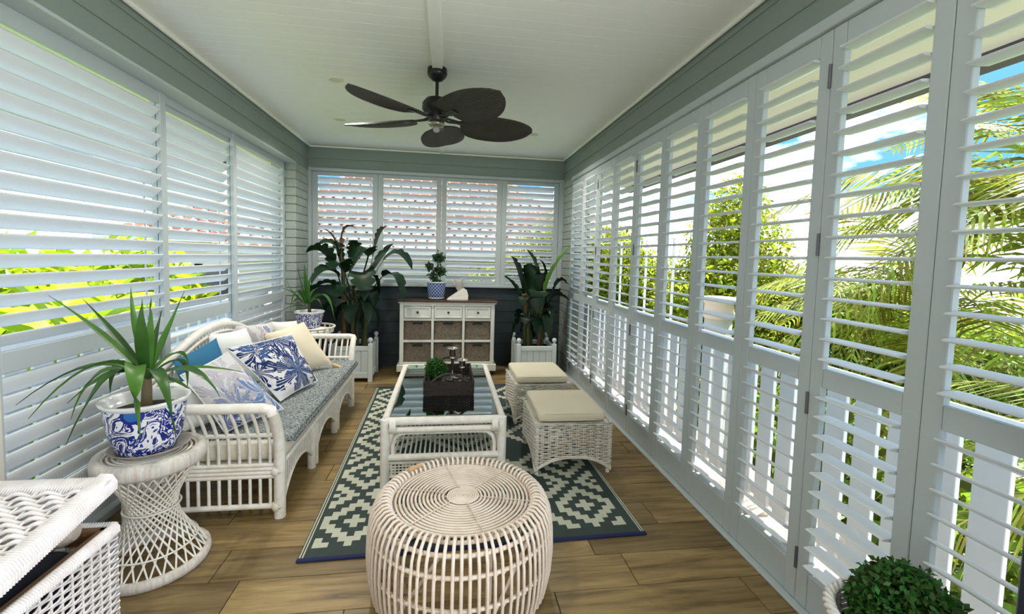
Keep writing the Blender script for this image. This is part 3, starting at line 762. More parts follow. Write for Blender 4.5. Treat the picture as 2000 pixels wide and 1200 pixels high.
# ---------------- rattan sofa
SX, SB, SY0, SY1 = -0.868, -1.60, 2.47, 4.255
sofa = thing('rattan_sofa', 'long white rattan daybed sofa with curved back beside the left shutters', 'sofa', (-1.23, 3.36, 0))
def arm_curve(x, y, s_, z0):
    return [(x, y, z0), (x, y, 0.36), (x, y + s_ * 0.012, 0.44), (x, y + s_ * 0.045, 0.53), (x, y + s_ * 0.085, 0.59), (x, y + s_ * 0.115, 0.625)]
def inst_tube(name, pts, r, n, parent, mat=rattan):
    o = Vector(pts[0]); mb = MB().tube([Vector(p) - o for p in pts], r, n)
    off = Vector((0, 0, 0)); p = parent
    while p is not None: off += p.location; p = p.parent
    return mb.mesh(name, mat), o - off
for s_, y in ((-1, SY0), (1, SY1)):
    for x in (SX, SB):
        part('post', MB().tube(arm_curve(x, y, s_, 0.0), [0.029, 0.029, 0.028, 0.027, 0.026, 0.026], 10), rattan, sofa)
    yt = y + s_ * 0.115
    part('arm_rail', MB().tube([(SX + 0.004, yt, 0.600), (SX - 0.004, yt + s_ * .004, 0.628), (SX - 0.04, yt, 0.634), (SB, yt, 0.634)], 0.026, 10), rattan, sofa)
    part('arm_middle_rail', MB().tube([(SX, y + s_ * 0.014, 0.455), (SB, y + s_ * 0.014, 0.455)], 0.012, 8), rattan, sofa)
    me, o = inst_tube('arm_spindle', [(0, 0, 0.295)] + [(0, s_ * b, z) for b, z in ((0, 0.38), (0.014, 0.455), (0.055, 0.54), (0.098, 0.60), (0.116, 0.622))], 0.0085, 6, None)
    for k in range(14): link('arm_spindle', me, sofa, Vector((SX - 0.048 - k * 0.0505, y, 0.295)) - sofa.location)
    for z in (0.288, 0.267, 0.246, 0.225): part('arm_cane', MB().tube([(SX, y, z), (SB, y, z)], 0.0115, 8), rattan, sofa)
    me, o = inst_tube('lower_spindle', [(0, 0, 0.0), (0, 0, 0.155)], 0.0085, 6, None)
    for k in range(14): link('lower_spindle', me, sofa, Vector((SX - 0.048 - k * 0.0505, y, 0.065)) - sofa.location)
    part('arm_bottom_rail', MB().tube([(SX, y, 0.062), (SB, y, 0.062)], 0.015, 8), rattan, sofa)
    for z in (0.255, 0.062):
        part('binding', MB().tube([(SX - 0.035, y - s_ * 0.002, z), (SX - 0.02, y, z), (SX + 0.0, y, z), (SX + 0.0, y, z + 0.001)], [0.021, 0.034, 0.034, 0.030], 10), rattan, sofa)
# front: rail, arches, slats, paired middle legs
part('front_rail', MB().tube([(SX + 0.004, SY0, 0.285), (SX + 0.004, SY1, 0.285)], 0.014, 8), rattan, sofa)
bay = (SY1 - SY0) / 3
for k in (1, 2):
    for d in (-0.032, 0.032): part('leg', MB().tube([(SX, SY0 + bay * k + d, 0), (SX, SY0 + bay * k + d, 0.275)], 0.026, 10), rattan, sofa)
    for d in (-0.032, 0.032): part('leg', MB().tube([(SB, SY0 + bay * k + d, 0), (SB, SY0 + bay * k + d, 0.275)], 0.026, 8), rattan, sofa)
def arch(t): return 0.075 + 0.125 * (max(0, 1 - abs(2 * t - 1) ** 2.2))
for b in range(3):
    ya, yb_ = SY0 + bay * b + 0.03, SY0 + bay * (b + 1) - 0.03
    part('arch_rail', MB().tube([(SX + 0.006, ya + (yb_ - ya) * i / 16, arch(i / 16)) for i in range(17)], 0.010, 7), rattan, sofa)
    for i in range(1, 19):
        t_ = i / 19; y = ya + (yb_ - ya) * t_
        part('apron_slat', MB().tube([(SX + 0.004, y, arch(t_)), (SX + 0.004, y, 0.285)], 0.0045, 5), rattan, sofa)
# back: camel-back rail
def backz(y):
    t_ = (y - 3.362) / 1.02
    return 0.632 + 0.262 * max(0.0, (math.cos(math.pi * min(1, abs(t_))) + 1) / 2) ** 0.85
yy = [2.345 + (4.38 - 2.345) * i / 40 for i in range(41)]
part('back_rail', MB().tube([(SB, y, backz(y)) for y in yy], 0.027, 10), rattan, sofa)
part('back_inner_rail', MB().tube([(SB + 0.012, y, backz(y) - 0.05) for y in yy], 0.013, 8), rattan, sofa)
part('back_lower_rail', MB().tube([(SB, SY0, 0.30), (SB, SY1, 0.30)], 0.016, 8), rattan, sofa)
for k in range(44):
    y = SY0 + 0.03 + k * (SY1 - SY0 - 0.06) / 43
    part('back_spindle', MB().tube([(SB, y, 0.30), (SB, y, backz(y) - 0.02)], 0.0075, 5), rattan, sofa)
part('seat_deck', MB().box(((SX + SB) / 2, 3.362, 0.284), (SX - SB - 0.03, SY1 - SY0 - 0.03, 0.016), 0.004), rattan, sofa)

# seat mattress with a patterned cover
calico = M('calico_mattress', (0.74, 0.70, 0.60), 0.85, bump=0.2, bscale=200, spec=0.15)
def blossom_mat():
    m = bpy.data.materials.new('blue_grey_blossom_print'); m.use_nodes = True; t = m.node_tree; b = t.nodes['Principled BSDF']; b.inputs['Roughness'].default_value = 0.9; b.inputs['Specular IOR Level'].default_value = 0.1
    co = N(t, 'ShaderNodeTexCoord'); v = N(t, 'ShaderNodeTexVoronoi'); v.inputs['Scale'].default_value = 46; v.inputs['Randomness'].default_value = 1
    nz = N(t, 'ShaderNodeTexNoise'); nz.inputs['Scale'].default_value = 48; nz.inputs['Detail'].default_value = 3
    ds = N(t, 'ShaderNodeVectorMath', operation='MULTIPLY_ADD'); ds.inputs[1].default_value = (0.03, 0.03, 0.03)
    t.links.new(nz.outputs['Color'], ds.inputs[0]); t.links.new(co.outputs['Object'], ds.inputs[2]); t.links.new(co.outputs['Object'], nz.inputs['Vector']); t.links.new(ds.outputs[0], v.inputs['Vector'])
    rp = N(t, 'ShaderNodeValToRGB'); e = rp.color_ramp.elements; rp.color_ramp.interpolation = 'CONSTANT'
    e[0].position = 0; e[0].color = (0.03, 0.035, 0.045, 1); e[1].position = 0.2; e[1].color = (0.13, 0.155, 0.165, 1)
    for p, c in ((0.40, (0.44, 0.46, 0.44, 1)), (0.52, (0.11, 0.13, 0.14, 1)), (0.62, (0.36, 0.385, 0.375, 1)), (0.72, (0.07, 0.085, 0.10, 1)), (0.80, (0.17, 0.20, 0.20, 1))):
        k = e.new(p); k.color = c
    t.links.new(v.outputs['Distance'], rp.inputs[0]); t.links.new(rp.outputs[0], b.inputs['Base Color']); return m
blossom = blossom_mat()
mt = thing('seat_mattress', 'long cream sofa mattress under a blue grey patterned cover on the rattan sofa', 'mattress', (-1.205, 3.362, 0.30))
o = link('pad', rbox_mesh('pad', (0.70, 1.735, 0.105), 0.03, 3, calico), mt, (0, 0, 0.0525))
o = link('patterned_cover', rbox_mesh('patterned_cover', (0.745, 1.76, 0.05), 0.022, 3, blossom, 0.012), mt, (0.012, 0.045, 0.108)); o['label'] = 'blue grey blossom print cover with scalloped edge'
mb = MB()
for k in range(70):
    y = -0.82 + k * 1.74 / 69; mb.tube([(0.381, y, 0.10), (0.386, y + 0.012, 0.082), (0.382, y + 0.024, 0.10)], 0.006, 5)
link('scalloped_edge', mb.mesh('scalloped_edge', blossom), mt)

# scatter cushions
navy_c, mid_c = (0.014, 0.032, 0.125), (0.045, 0.10, 0.26)
P_blue = uv_print('navy_palm_print', (0.76, 0.74, 0.74), [(0.20, 0.84, 0.28, 9, navy_c, 0.3, 26), (0.60, 0.96, 0.56, 13, mid_c, 1.1, 46), (0.60, 0.96, 0.30, 11, navy_c, 0.4, 40), (0.60, 0.34, 0.60, 8, navy_c, 0.5, 60), (0.60, 0.34, 0.30, 13, mid_c, 0.2, 50), (0.02, 0.50, 0.26, 9, navy_c, 0.9, 30), (0.98, 0.10, 0.22, 9, navy_c, 0.4, 30)])
P_grey = uv_print('faded_palm_print', (0.66, 0.64, 0.66), [(0.30, 0.45, 0.5, 7, (0.44, 0.42, 0.47), 0.3, 50), (0.85, 0.35, 0.40, 5, (0.16, 0.26, 0.50), 0.1, 14), (0.35, 0.30, 0.34, 9, (0.20, 0.27, 0.46), 1.0, 46), (0.55, 0.80, 0.42, 9, (0.50, 0.47, 0.50), 0.7, 52), (0.05, 0.10, 0.3, 7, (0.05, 0.09, 0.28), 0.4, 30)])
P_taupe = uv_print('taupe_palm_print', (0.60, 0.57, 0.57), [(0.35, 0.45, 0.55, 9, (0.40, 0.37, 0.40), 0.2, 60), (0.75, 0.75, 0.22, 3, (0.16, 0.22, 0.42), 0.1, 14), (0.75, 0.3, 0.4, 9, (0.46, 0.42, 0.43), 0.9, 50)])
ivory = M('ivory_linen', (0.80, 0.78, 0.72), 0.85, bump=0.2, bscale=260, spec=0.12)
white_c = M('white_cotton', (0.82, 0.84, 0.82), 0.85, bump=0.2, bscale=260, spec=0.12)
teal = M('teal_blue_cotton', (0.040, 0.175, 0.32), 0.8, bump=0.2, bscale=260, spec=0.15)
cream_c = M('cream_cotton', (0.80, 0.70, 0.53), 0.85, bump=0.2, bscale=240, spec=0.12)
tas = M('straw_tassel', (0.66, 0.48, 0.27), 0.9)
pillow('scatter_cushion', 'ivory plain cushion at the far end of the sofa behind the cream one', [(-1.43, 4.02, .455), (-1.30, 4.28, .455), (-1.36, 4.31, .79), (-1.50, 4.05, .82)], 0.13, ivory)
pillow('scatter_cushion', 'taupe palm leaf print cushion leaning on the sofa back, half hidden', [(-1.46, 3.58, .455), (-1.36, 3.93, .455), (-1.43, 3.92, .835), (-1.55, 3.52, .865)], 0.12, P_taupe)
pillow('scatter_cushion', 'plain white cushion leaning on the sofa back between teal and taupe ones', [(-1.42, 3.10, .455), (-1.37, 3.56, .455), (-1.48, 3.56, .845), (-1.54, 3.14, .87)], 0.13, white_c)
pillow('scatter_cushion', 'teal blue cushion with flanged edge at the near end of the sofa', [(-1.37, 2.66, .455), (-1.33, 3.04, .47), (-1.45, 3.06, .862), (-1.51, 2.70, .80)], 0.11, teal)
pillow('scatter_cushion', 'large plain white cushion behind the near rattan arm', [(-1.37, 2.53, .455), (-1.22, 2.76, .455), (-1.33, 2.78, .70), (-1.46, 2.56, .71)], 0.12, white_c)
pillow('scatter_cushion', 'plain cream cushion with straw tassels at its corners', [(-1.27, 3.60, .46), (-0.955, 3.955, .465), (-1.17, 3.88, .845), (-1.42, 3.72, .77)], 0.13, cream_c, tassel=(tas, (0, 1)))
pillow('scatter_cushion', 'white cushion with bold navy palm tree print in the middle of the sofa', [(-1.055, 3.02, .455), (-0.945, 3.45, .465), (-1.115, 3.42, .825), (-1.345, 2.96, .815)], 0.12, P_blue, pipe=white_c)
pillow('scatter_cushion', 'faded grey and blue palm print cushion leaning on the near rattan arm', [(-1.16, 2.52, .45), (-0.985, 2.87, .455), (-1.225, 2.70, .845), (-1.36, 2.50, .77)], 0.14, P_grey, pipe=white_c)

# ---------------- glass topped rattan coffee table
tb = thing('coffee_table', 'white rattan coffee table with a glass top on the patterned rug', 'table', (0, 3.38, 0))
TX, TY0, TY1, TZ = 0.355, 2.715, 4.045, 0.415
for x in (-TX, TX):
    for y in (TY0, TY1): part('leg', MB().tube([(x, y, 0.009), (x, y, 0.43)], 0.029, 10), rattan, tb)
for y in (TY0, TY1):
    part('top_rail', MB().tube([(-TX, y, TZ), (TX, y, TZ)], 0.025, 10), rattan, tb)
    part('second_rail', MB().tube([(-TX, y, 0.362), (TX, y, 0.362)], 0.020, 10), rattan, tb)
    part('shelf_rail', MB().tube([(-TX, y, 0.190), (TX, y, 0.190)], 0.021, 10), rattan, tb)
    s_ = 1 if y == TY0 else -1; yi = y + s_ * 0.012
    part('bent_hoop', MB().tube([(-TX + 0.045, yi, 0.19), (-TX + 0.045, yi, 0.27), (-TX + 0.06, yi, 0.31), (-TX + 0.09, yi, 0.333), (-TX + 0.13, yi, 0.338), (TX - 0.13, yi, 0.338), (TX - 0.09, yi, 0.333), (TX - 0.06, yi, 0.31), (TX - 0.045, yi, 0.27), (TX - 0.045, yi, 0.19)], 0.013, 8), rattan, tb)
    mb = MB()
    for k in range(30): mb.box((-TX + 0.04 + k * 0.0216, y, 0.115), (0.006, 0.004, 0.086))
    for k in range(5): mb.box((0, y, 0.08 + k * 0.0178), (2 * TX - 0.06, 0.005, 0.006))
    mb.box((0, y, 0.160), (2 * TX - 0.04, 0.012, 0.010)); mb.box((0, y, 0.070), (2 * TX - 0.04, 0.012, 0.010))
    part('cane_panel', mb, rattan, tb, kind='stuff')
    for x in (-TX, TX):
        part('binding', MB().tube([(x - math.copysign(0.030, x), y, 0.39), (x - math.copysign(0.065, x), y, 0.39)], 0.050, 12), rattan, tb)
for x in (-TX, TX):
    part('top_rail', MB().tube([(x, TY0, TZ), (x, TY1, TZ)], 0.025, 10), rattan, tb)
    part('shelf_rail', MB().tube([(x, TY0, 0.190), (x, TY1, 0.190)], 0.021, 10), rattan, tb)
for k in range(21): part('shelf_spindle', MB().tube([(-0.30 + k * 0.030, TY0, 0.195), (-0.30 + k * 0.030, TY1, 0.195)], 0.0062, 6), rattan, tb)
for y in (3.02, 3.38, 3.74): part('cross_bar', MB().tube([(-TX, y, 0.182), (TX, y, 0.182)], 0.013, 8), rattan, tb)
def glass_mat():
    m = bpy.data.materials.new('green_table_glass'); m.use_nodes = True; t = m.node_tree; t.nodes.remove(t.nodes['Principled BSDF'])
    gl = N(t, 'ShaderNodeBsdfGlossy'); gl.inputs['Roughness'].default_value = 0.01; gl.inputs['Color'].default_value = (0.9, 1.0, 0.97, 1)
    tr = N(t, 'ShaderNodeBsdfTransparent'); tr.inputs['Color'].default_value = (0.80, 0.95, 0.88, 1)
    fr_ = N(t, 'ShaderNodeFresnel'); fr_.inputs['IOR'].default_value = 2.0
    mx_ = N(t, 'ShaderNodeMixShader'); mr_ = N(t, 'ShaderNodeMapRange'); mr_.inputs['To Min'].default_value = 0.23; t.links.new(fr_.outputs[0], mr_.inputs['Value']); t.links.new(mr_.outputs[0], mx_.inputs[0]); t.links.new(tr.outputs[0], mx_.inputs[1]); t.links.new(gl.outputs[0], mx_.inputs[2])
    t.links.new(mx_.outputs[0], t.nodes['Material Output'].inputs['Surface']); return m
part('glass_top', MB().box((0, 3.38, 0.4365), (0.655, 1.285, 0.007)), glass_mat(), tb, label='green tinted glass top')

# ---------------- things on the table
dkw = M('dark_brown_wicker', (0.045, 0.033, 0.026), 0.6, var=0.4, vscale=60, bump=0.3, bscale=160)
TT = 0.4405
tray = thing('wicker_tray', 'dark wicker tray with looped end handles on the glass table', 'tray', (0.025, 3.365, TT))
part('base', MB().box((0, 0, 0.006), (0.345, 0.52, 0.012), 0.003), dkw, tray, False)
def weave_wall(mb, a, b, z0, z1, rows, amp, wl, r, ph=0.0, prof=None):
    """horizontal strands running from a to b, over and under the stakes"""
    a, b = Vector(a), Vector(b); L = (b - a).length; d = (b - a) / L; nm = d.cross(Vector((0, 0, 1)))
    n = max(4, int(L / wl * 4))
    for k in range(rows):
        z = z0 + (z1 - z0) * (k + 0.5) / rows
        segs = [(0.0, L)] if prof is None else prof(z, L)
        for (s0, s1) in segs:
            if s1 - s0 < wl * 0.6: continue
            m_ = max(3, int(n * (s1 - s0) / L))
            pts = []
            for i in range(m_ + 1):
                s = s0 + (s1 - s0) * i / m_
                pts.append(a + d * s + Vector((0, 0, z - a.z)) + nm * amp * math.sin(2 * math.pi * s / wl + math.pi * (k % 2) + ph))
            mb.tube(pts, r, 4)
for (a, b) in (((-.172, -.26), (.172, -.26)), ((.172, -.26), (.172, .26)), ((.172, .26), (-.172, .26)), ((-.172, .26), (-.172, -.26))):
    mb = MB(); weave_wall(mb, (*a, 0.012), (*b, 0.012), 0.010, 0.098, 9, 0.003, 0.036, 0.0052)
    d = (Vector(b) - Vector(a)); n = int(d.length / 0.018)
    for i in range(n + 1):
        p = Vector(a) + d * i / n; mb.tube([(p.x, p.y, 0.01), (p.x, p.y, 0.098)], 0.003, 4)
    part('side', mb, dkw, tray, False, kind='stuff')
part('rim', MB().tube([(-.172, -.26, .1), (.172, -.26, .1), (.172, .26, .1), (-.172, .26, .1)], 0.008, 6, closed=True), dkw, tray, False)
for y in (-.26, .26): part('handle', MB().tube([(-.12, y, .10), (-.085, y, .132), (-.04, y, .152), (0, y, .158), (.04, y, .152), (.085, y, .132), (.12, y, .10)], 0.009, 8), dkw, tray, False)
bx_g = M('boxwood_green', (0.03, 0.12, 0.016), 0.5, isl=0.5, trans=0.2)
def topiary(mb_n, r, size, seed):
    g = np.random.default_rng(seed); return leaf_cloud([(0, 0, 0, r, r, r)], mb_n, size, 0.55, seed)
t = thing('topiary_ball', 'small clipped green topiary ball in the dark tray', 'plant', (-0.07, 3.30, TT + 0.013))
part('pot', MB().lathe([(0.0, 0), (0.036, 0), (0.045, 0.06), (0.041, 0.06), (0.040, 0.05), (0.0, 0.05)], 16), M('dark_pot', (0.03, 0.03, 0.03), 0.5), t, False)
me = topiary(2600, 0.078, 0.020, 31); me.materials.append(bx_g); f = link('foliage', me, t, (0, 0, 0.135)); f['kind'] = 'stuff'
silver = M('tarnished_silver', (0.62, 0.60, 0.56), 0.22, metal=1.0, var=0.3, vscale=18)
def candlestick(label, x, y, h, zb):
    t = thing('candlestick', label, 'candlestick', (x, y, zb), 0, 'silver candlesticks in the tray')
    part('base_dish', MB().lathe([(0, 0.004), (0.040, 0.0), (0.056, 0.010), (0.058, 0.014), (0.052, 0.014), (0.036, 0.008), (0.014, 0.012), (0, 0.012)], 20), silver, t, False)
    part('stem', MB().lathe([(0.016, 0.010), (0.010, 0.03), (0.016, 0.045), (0.009, 0.06), (0.012, h * 0.62), (0.020, h * 0.66), (0.020, h * 0.70), (0.014, h * 0.73)], 14), silver, t, False)
    part('cup', MB().lathe([(0.012, h * 0.72), (0.026, h * 0.745), (0.026, h * 0.94), (0.046, h * 0.975), (0.048, h), (0.022, h), (0.020, h * 0.85), (0, h * 0.85)], 18), silver, t, False)
    part('finger_loop', MB().tube([(0.055 + 0.018 * math.sin(a), 0, 0.026 + 0.018 * math.cos(a)) for a in [i * math.pi / 6 for i in range(12)]], 0.004, 6, closed=True), silver, t, False)
candlestick('tallest silver candlestick, at the back of the dark tray', 0.052, 3.47, 0.255, TT + 0.0125)
candlestick('middle height silver candlestick at the right side of the tray', 0.125, 3.37, 0.185, TT + 0.0125)
candlestick('shortest silver candlestick at the front of the tray', 0.075, 3.21, 0.10, TT + 0.0125)

# ---------------- wicker footstools
stool_c = M('cream_canvas', (0.72, 0.66, 0.51), 0.85, bump=0.25, bscale=260, spec=0.15, var=0.05, vscale=4)
stool_me = {}
def stool(label, x, y, rz, cl):
    Wd, D, H = 0.515, 0.52, 0.335
    t = thing('wicker_footstool', label, 'footstool', (x, y, 0.009), rz, 'wicker footstools beside the coffee table')
    hx, hy = Wd / 2, D / 2
    sides = [((-hx, -hy), (hx, -hy)), ((hx, -hy), (hx, hy)), ((hx, hy), (-hx, hy)), ((-hx, hy), (-hx, -hy))]
    def arch_z(s, L): return 0.03 + 0.085 * max(0, 1 - abs(2 * s / L - 1) ** 2.4)
    def prof(z, L):
        if z > 0.116: return [(0, L)]
        lo_, hi_ = 0, L / 2
        for _ in range(30):
            md = (lo_ + hi_) / 2
            if arch_z(md, L) < z: lo_ = md
            else: hi_ = md
        return [(0, lo_), (L - lo_, L)]
    for k, (a, b) in enumerate(sides):
        if k not in stool_me:
            mb = MB(); weave_wall(mb, (*a, 0), (*b, 0), 0.03, H, 25, 0.0055, 0.100, 0.0037, 0, prof)
            dv = Vector(b) - Vector(a); L = dv.length; n = 11
            for i in range(n + 1):
                s = L * i / n; p = Vector(a) + dv * i / n; 
                for e_ in (-0.006, 0.006):
                    q = p + dv.normalized() * e_
                    if 0 < i < n: mb.tube([(q.x, q.y, arch_z(s, L)), (q.x, q.y, H)], 0.0030, 4)
            for dz in (0, 0.011): mb.tube([(*(Vector(a) + dv * i / 20), arch_z(L * i / 20, L) - dz + 0.004) for i in range(21)], 0.006, 5)
            stool_me[k] = mb.mesh('woven_side', wick)
        o = link('woven_side', stool_me[k], t); o['kind'] = 'stuff'
    if 'rim' not in stool_me:
        stool_me['rim'] = MB().tube([(-hx, -hy, H), (hx, -hy, H), (hx, hy, H), (-hx, hy, H)], 0.010, 6, closed=True).mesh('rim', wick)
        stool_me['seat'] = MB().box((0, 0, H - 0.006), (Wd - 0.02, D - 0.02, 0.012), 0.003).mesh('seat', wick)
        stool_me['leg'] = MB().tube([(0, 0, 0), (0, 0, H - 0.01)], 0.014, 8).mesh('leg', wick)
        stool_me['pad'] = rbox_mesh('pad', (0.455, 0.515, 0.062), 0.028, 4, stool_c, 0.010)
        e = []; a_, b_ = 0.2235, 0.2535
        for i in range(64):
            q = 2 * math.pi * i / 64; e.append((a_ * sgn_pow(math.cos(q), 0.22), b_ * sgn_pow(math.sin(q), 0.22), 0))
        stool_me['pipe'] = MB().tube(e, 0.0038, 5, closed=True).mesh('piping', stool_c)
    link('rim', stool_me['rim'], t); link('seat', stool_me['seat'], t)
    for sx in (-1, 1):
        for sy in (-1, 1): link('leg', stool_me['leg'], t, (sx * (hx - 0.016), sy * (hy - 0.016), 0))
    c = thing('seat_cushion', cl, 'cushion', (x - 0.012, y + 0.012, 0.009 + H + 0.010), rz, 'cream footstool cushions')
    link('pad', stool_me['pad'], c, (0, 0, 0.031)); link('piping', stool_me['pipe'], c, (0, 0, 0.053)); link('piping', stool_me['pipe'], c, (0, 0, 0.010))
stool('nearer white wicker footstool with arched base beside the coffee table', 0.846, 3.03, R(-1.0), 'cream boxed cushion on the nearer wicker footstool')
stool('farther white wicker footstool with arched base, close to the sideboard', 0.835, 3.93, R(0.5), 'cream boxed cushion on the farther wicker footstool')

# ---------------- round cane ottoman in the foreground
ot = thing('round_cane_ottoman', 'round open cane drum ottoman with spiral top in the foreground', 'ottoman', (0.082, 1.90, 0.0))
prof = [(0.300, 0.362), (0.303, 0.388), (0.318, 0.400), (0.338, 0.398), (0.366, 0.372), (0.384, 0.33), (0.393, 0.26), (0.396, 0.18), (0.390, 0.10), (0.374, 0.02)]
cane = MB().tube([(r, 0, z) for r, z in prof], 0.0066, 6).mesh('cane', natural)
for k in range(78): link('cane', cane, ot, (0, 0, 0), (0, 0, 2 * math.pi * k / 78 + rnd.uniform(-.006, .006)))
for (r, z, rad) in ((0.358, 0.352, 0.009), (0.380, 0.285, 0.0085), (0.385, 0.165, 0.008), (0.366, 0.022, 0.010), (0.306, 0.368, 0.008)):
    part('hoop', MB().tube(ring((0, 0), r, 56, z), rad, 7, closed=True), natural, ot, False)
for k in range(13): part('top_ring', MB().tube(ring((0, 0), 0.084 + k * 0.0166, 48 + k, 0.378), 0.0054, 6, closed=True), natural, ot, False)
sp = []
for i in range(190):
    a = i * 2 * math.pi / 26; sp.append((math.cos(a) * (0.003 + 0.0094 * i / 26), math.sin(a) * (0.003 + 0.0094 * i / 26), 0.380))
part('spiral_centre', MB().tube(sp, 0.0050, 6), natural, ot, False)
for k in range(6):
    a = math.pi / 2 + 0.25 + k * math.pi / 3; ca, sa = math.cos(a), math.sin(a)
    mb = MB()
    for i in range(28):
        q = 0.072 + i * 0.0081; mb.tube([(ca * q - sa * 0.003, sa * q + ca * 0.003, 0.3855), (ca * (q + 0.008) + sa * 0.003, sa * (q + 0.008) - ca * 0.003, 0.3855)], 0.0018, 4)
    part('lashing', mb, natural, ot, False, kind='stuff')
    part('spoke', MB().tube([(0, 0, 0.366), (ca * 0.305, sa * 0.305, 0.366)], 0.0065, 6), natural, ot, False)
    part('leg', MB().tube([(ca * 0.352, sa * 0.352, 0.0), (ca * 0.352, sa * 0.352, 0.355)], 0.012, 7), natural, ot, False)
    b = a + math.pi / 6
    part('brace', MB().tube([(math.cos(a) * .35, math.sin(a) * .35, 0.05), (math.cos(b) * .36, math.sin(b) * .36, 0.34)], 0.007, 6), natural, ot, False)
mb = MB()
for k in range(78):
    a = 2 * math.pi * k / 78
    for (r, z) in ((0.367, 0.356), (0.389, 0.286), (0.394, 0.166), (0.312, 0.376)):
        mb.tube([(math.cos(a) * r, math.sin(a) * r - 0, z - 0.006), (math.cos(a + .012) * (r + .003), math.sin(a + .012) * (r + .003), z), (math.cos(a) * r, math.sin(a) * r, z + 0.006)], 0.0055, 4)
part('knot', mb, natural, ot, False, kind='stuff')
part('binding_patch', MB().tube([(math.cos(a) * 0.318, math.sin(a) * 0.318, 0.404) for a in [2.22 + i * 0.03 for i in range(9)]], 0.011, 7), M('tan_binding', (0.55, 0.38, 0.2), 0.7), ot, False, label='tan cane binding on the rim')
# ---------------- hourglass wicker plant stand
HC = (-1.295, 2.150)
hg = thing('wicker_plant_stand', 'white hourglass wicker plant stand under the spiky potted plant', 'plant stand', (HC[0], HC[1], 0.0))
me_a = {}
for s_ in (1, -1):
    n = 28; tw = R(124) * s_
    p0 = Vector((0.206, 0, 0.035)); p1 = Vector((0.186 * math.cos(tw), 0.186 * math.sin(tw), 0.475))
    pts = [p0.lerp(p1, i / 8) for i in range(9)]
    me = MB().tube(pts, 0.0042, 5).mesh('strand', wick)
    for k in range(n): link('strand', me, hg, (0, 0, 0), (0, 0, 2 * math.pi * k / n))
def wrap_band(name, prof, nn, par, mat, count):
    part(name, MB().lathe(prof, nn), mat, par, False)
wrap = M('wrapped_white_cane', (0.88, 0.86, 0.82), 0.55, var=0.2, vscale=6, col2=(0.66, 0.58, 0.50), bump=0.6, bscale=60, stretch=(14, 14, 0.6))
wrap_band('top_band', [(0.172, 0.468), (0.196, 0.466), (0.206, 0.480), (0.207, 0.512), (0.200, 0.528), (0.186, 0.535), (0.172, 0.532), (0.168, 0.52), (0.172, 0.468)], 40, hg, wrap, 0)
wrap_band('base_band', [(0.190, 0.0), (0.214, 0.004), (0.219, 0.022), (0.216, 0.042), (0.205, 0.050), (0.193, 0.044), (0.190, 0.0)], 40, hg, wrap, 0)
for k in range(9): part('top_ring', MB().tube(ring((0, 0), 0.02 + k * 0.0182, 40, 0.520), 0.0052, 6, closed=True), wick, hg, False)
for k in range(3):
    a = k * math.pi / 3 + 0.3; part('spoke', MB().tube([(-math.cos(a) * .175, -math.sin(a) * .175, .512), (math.cos(a) * .175, math.sin(a) * .175, .512)], 0.006, 6), wick, hg, False)
part('waist_ring', MB().tube(ring((0, 0), 0.104, 36, 0.272), 0.0048, 6, closed=True), wick, hg, False)
part('lower_ring', MB().tube(ring((0, 0), 0.166, 36, 0.105), 0.004, 6, closed=True), wick, hg, False)

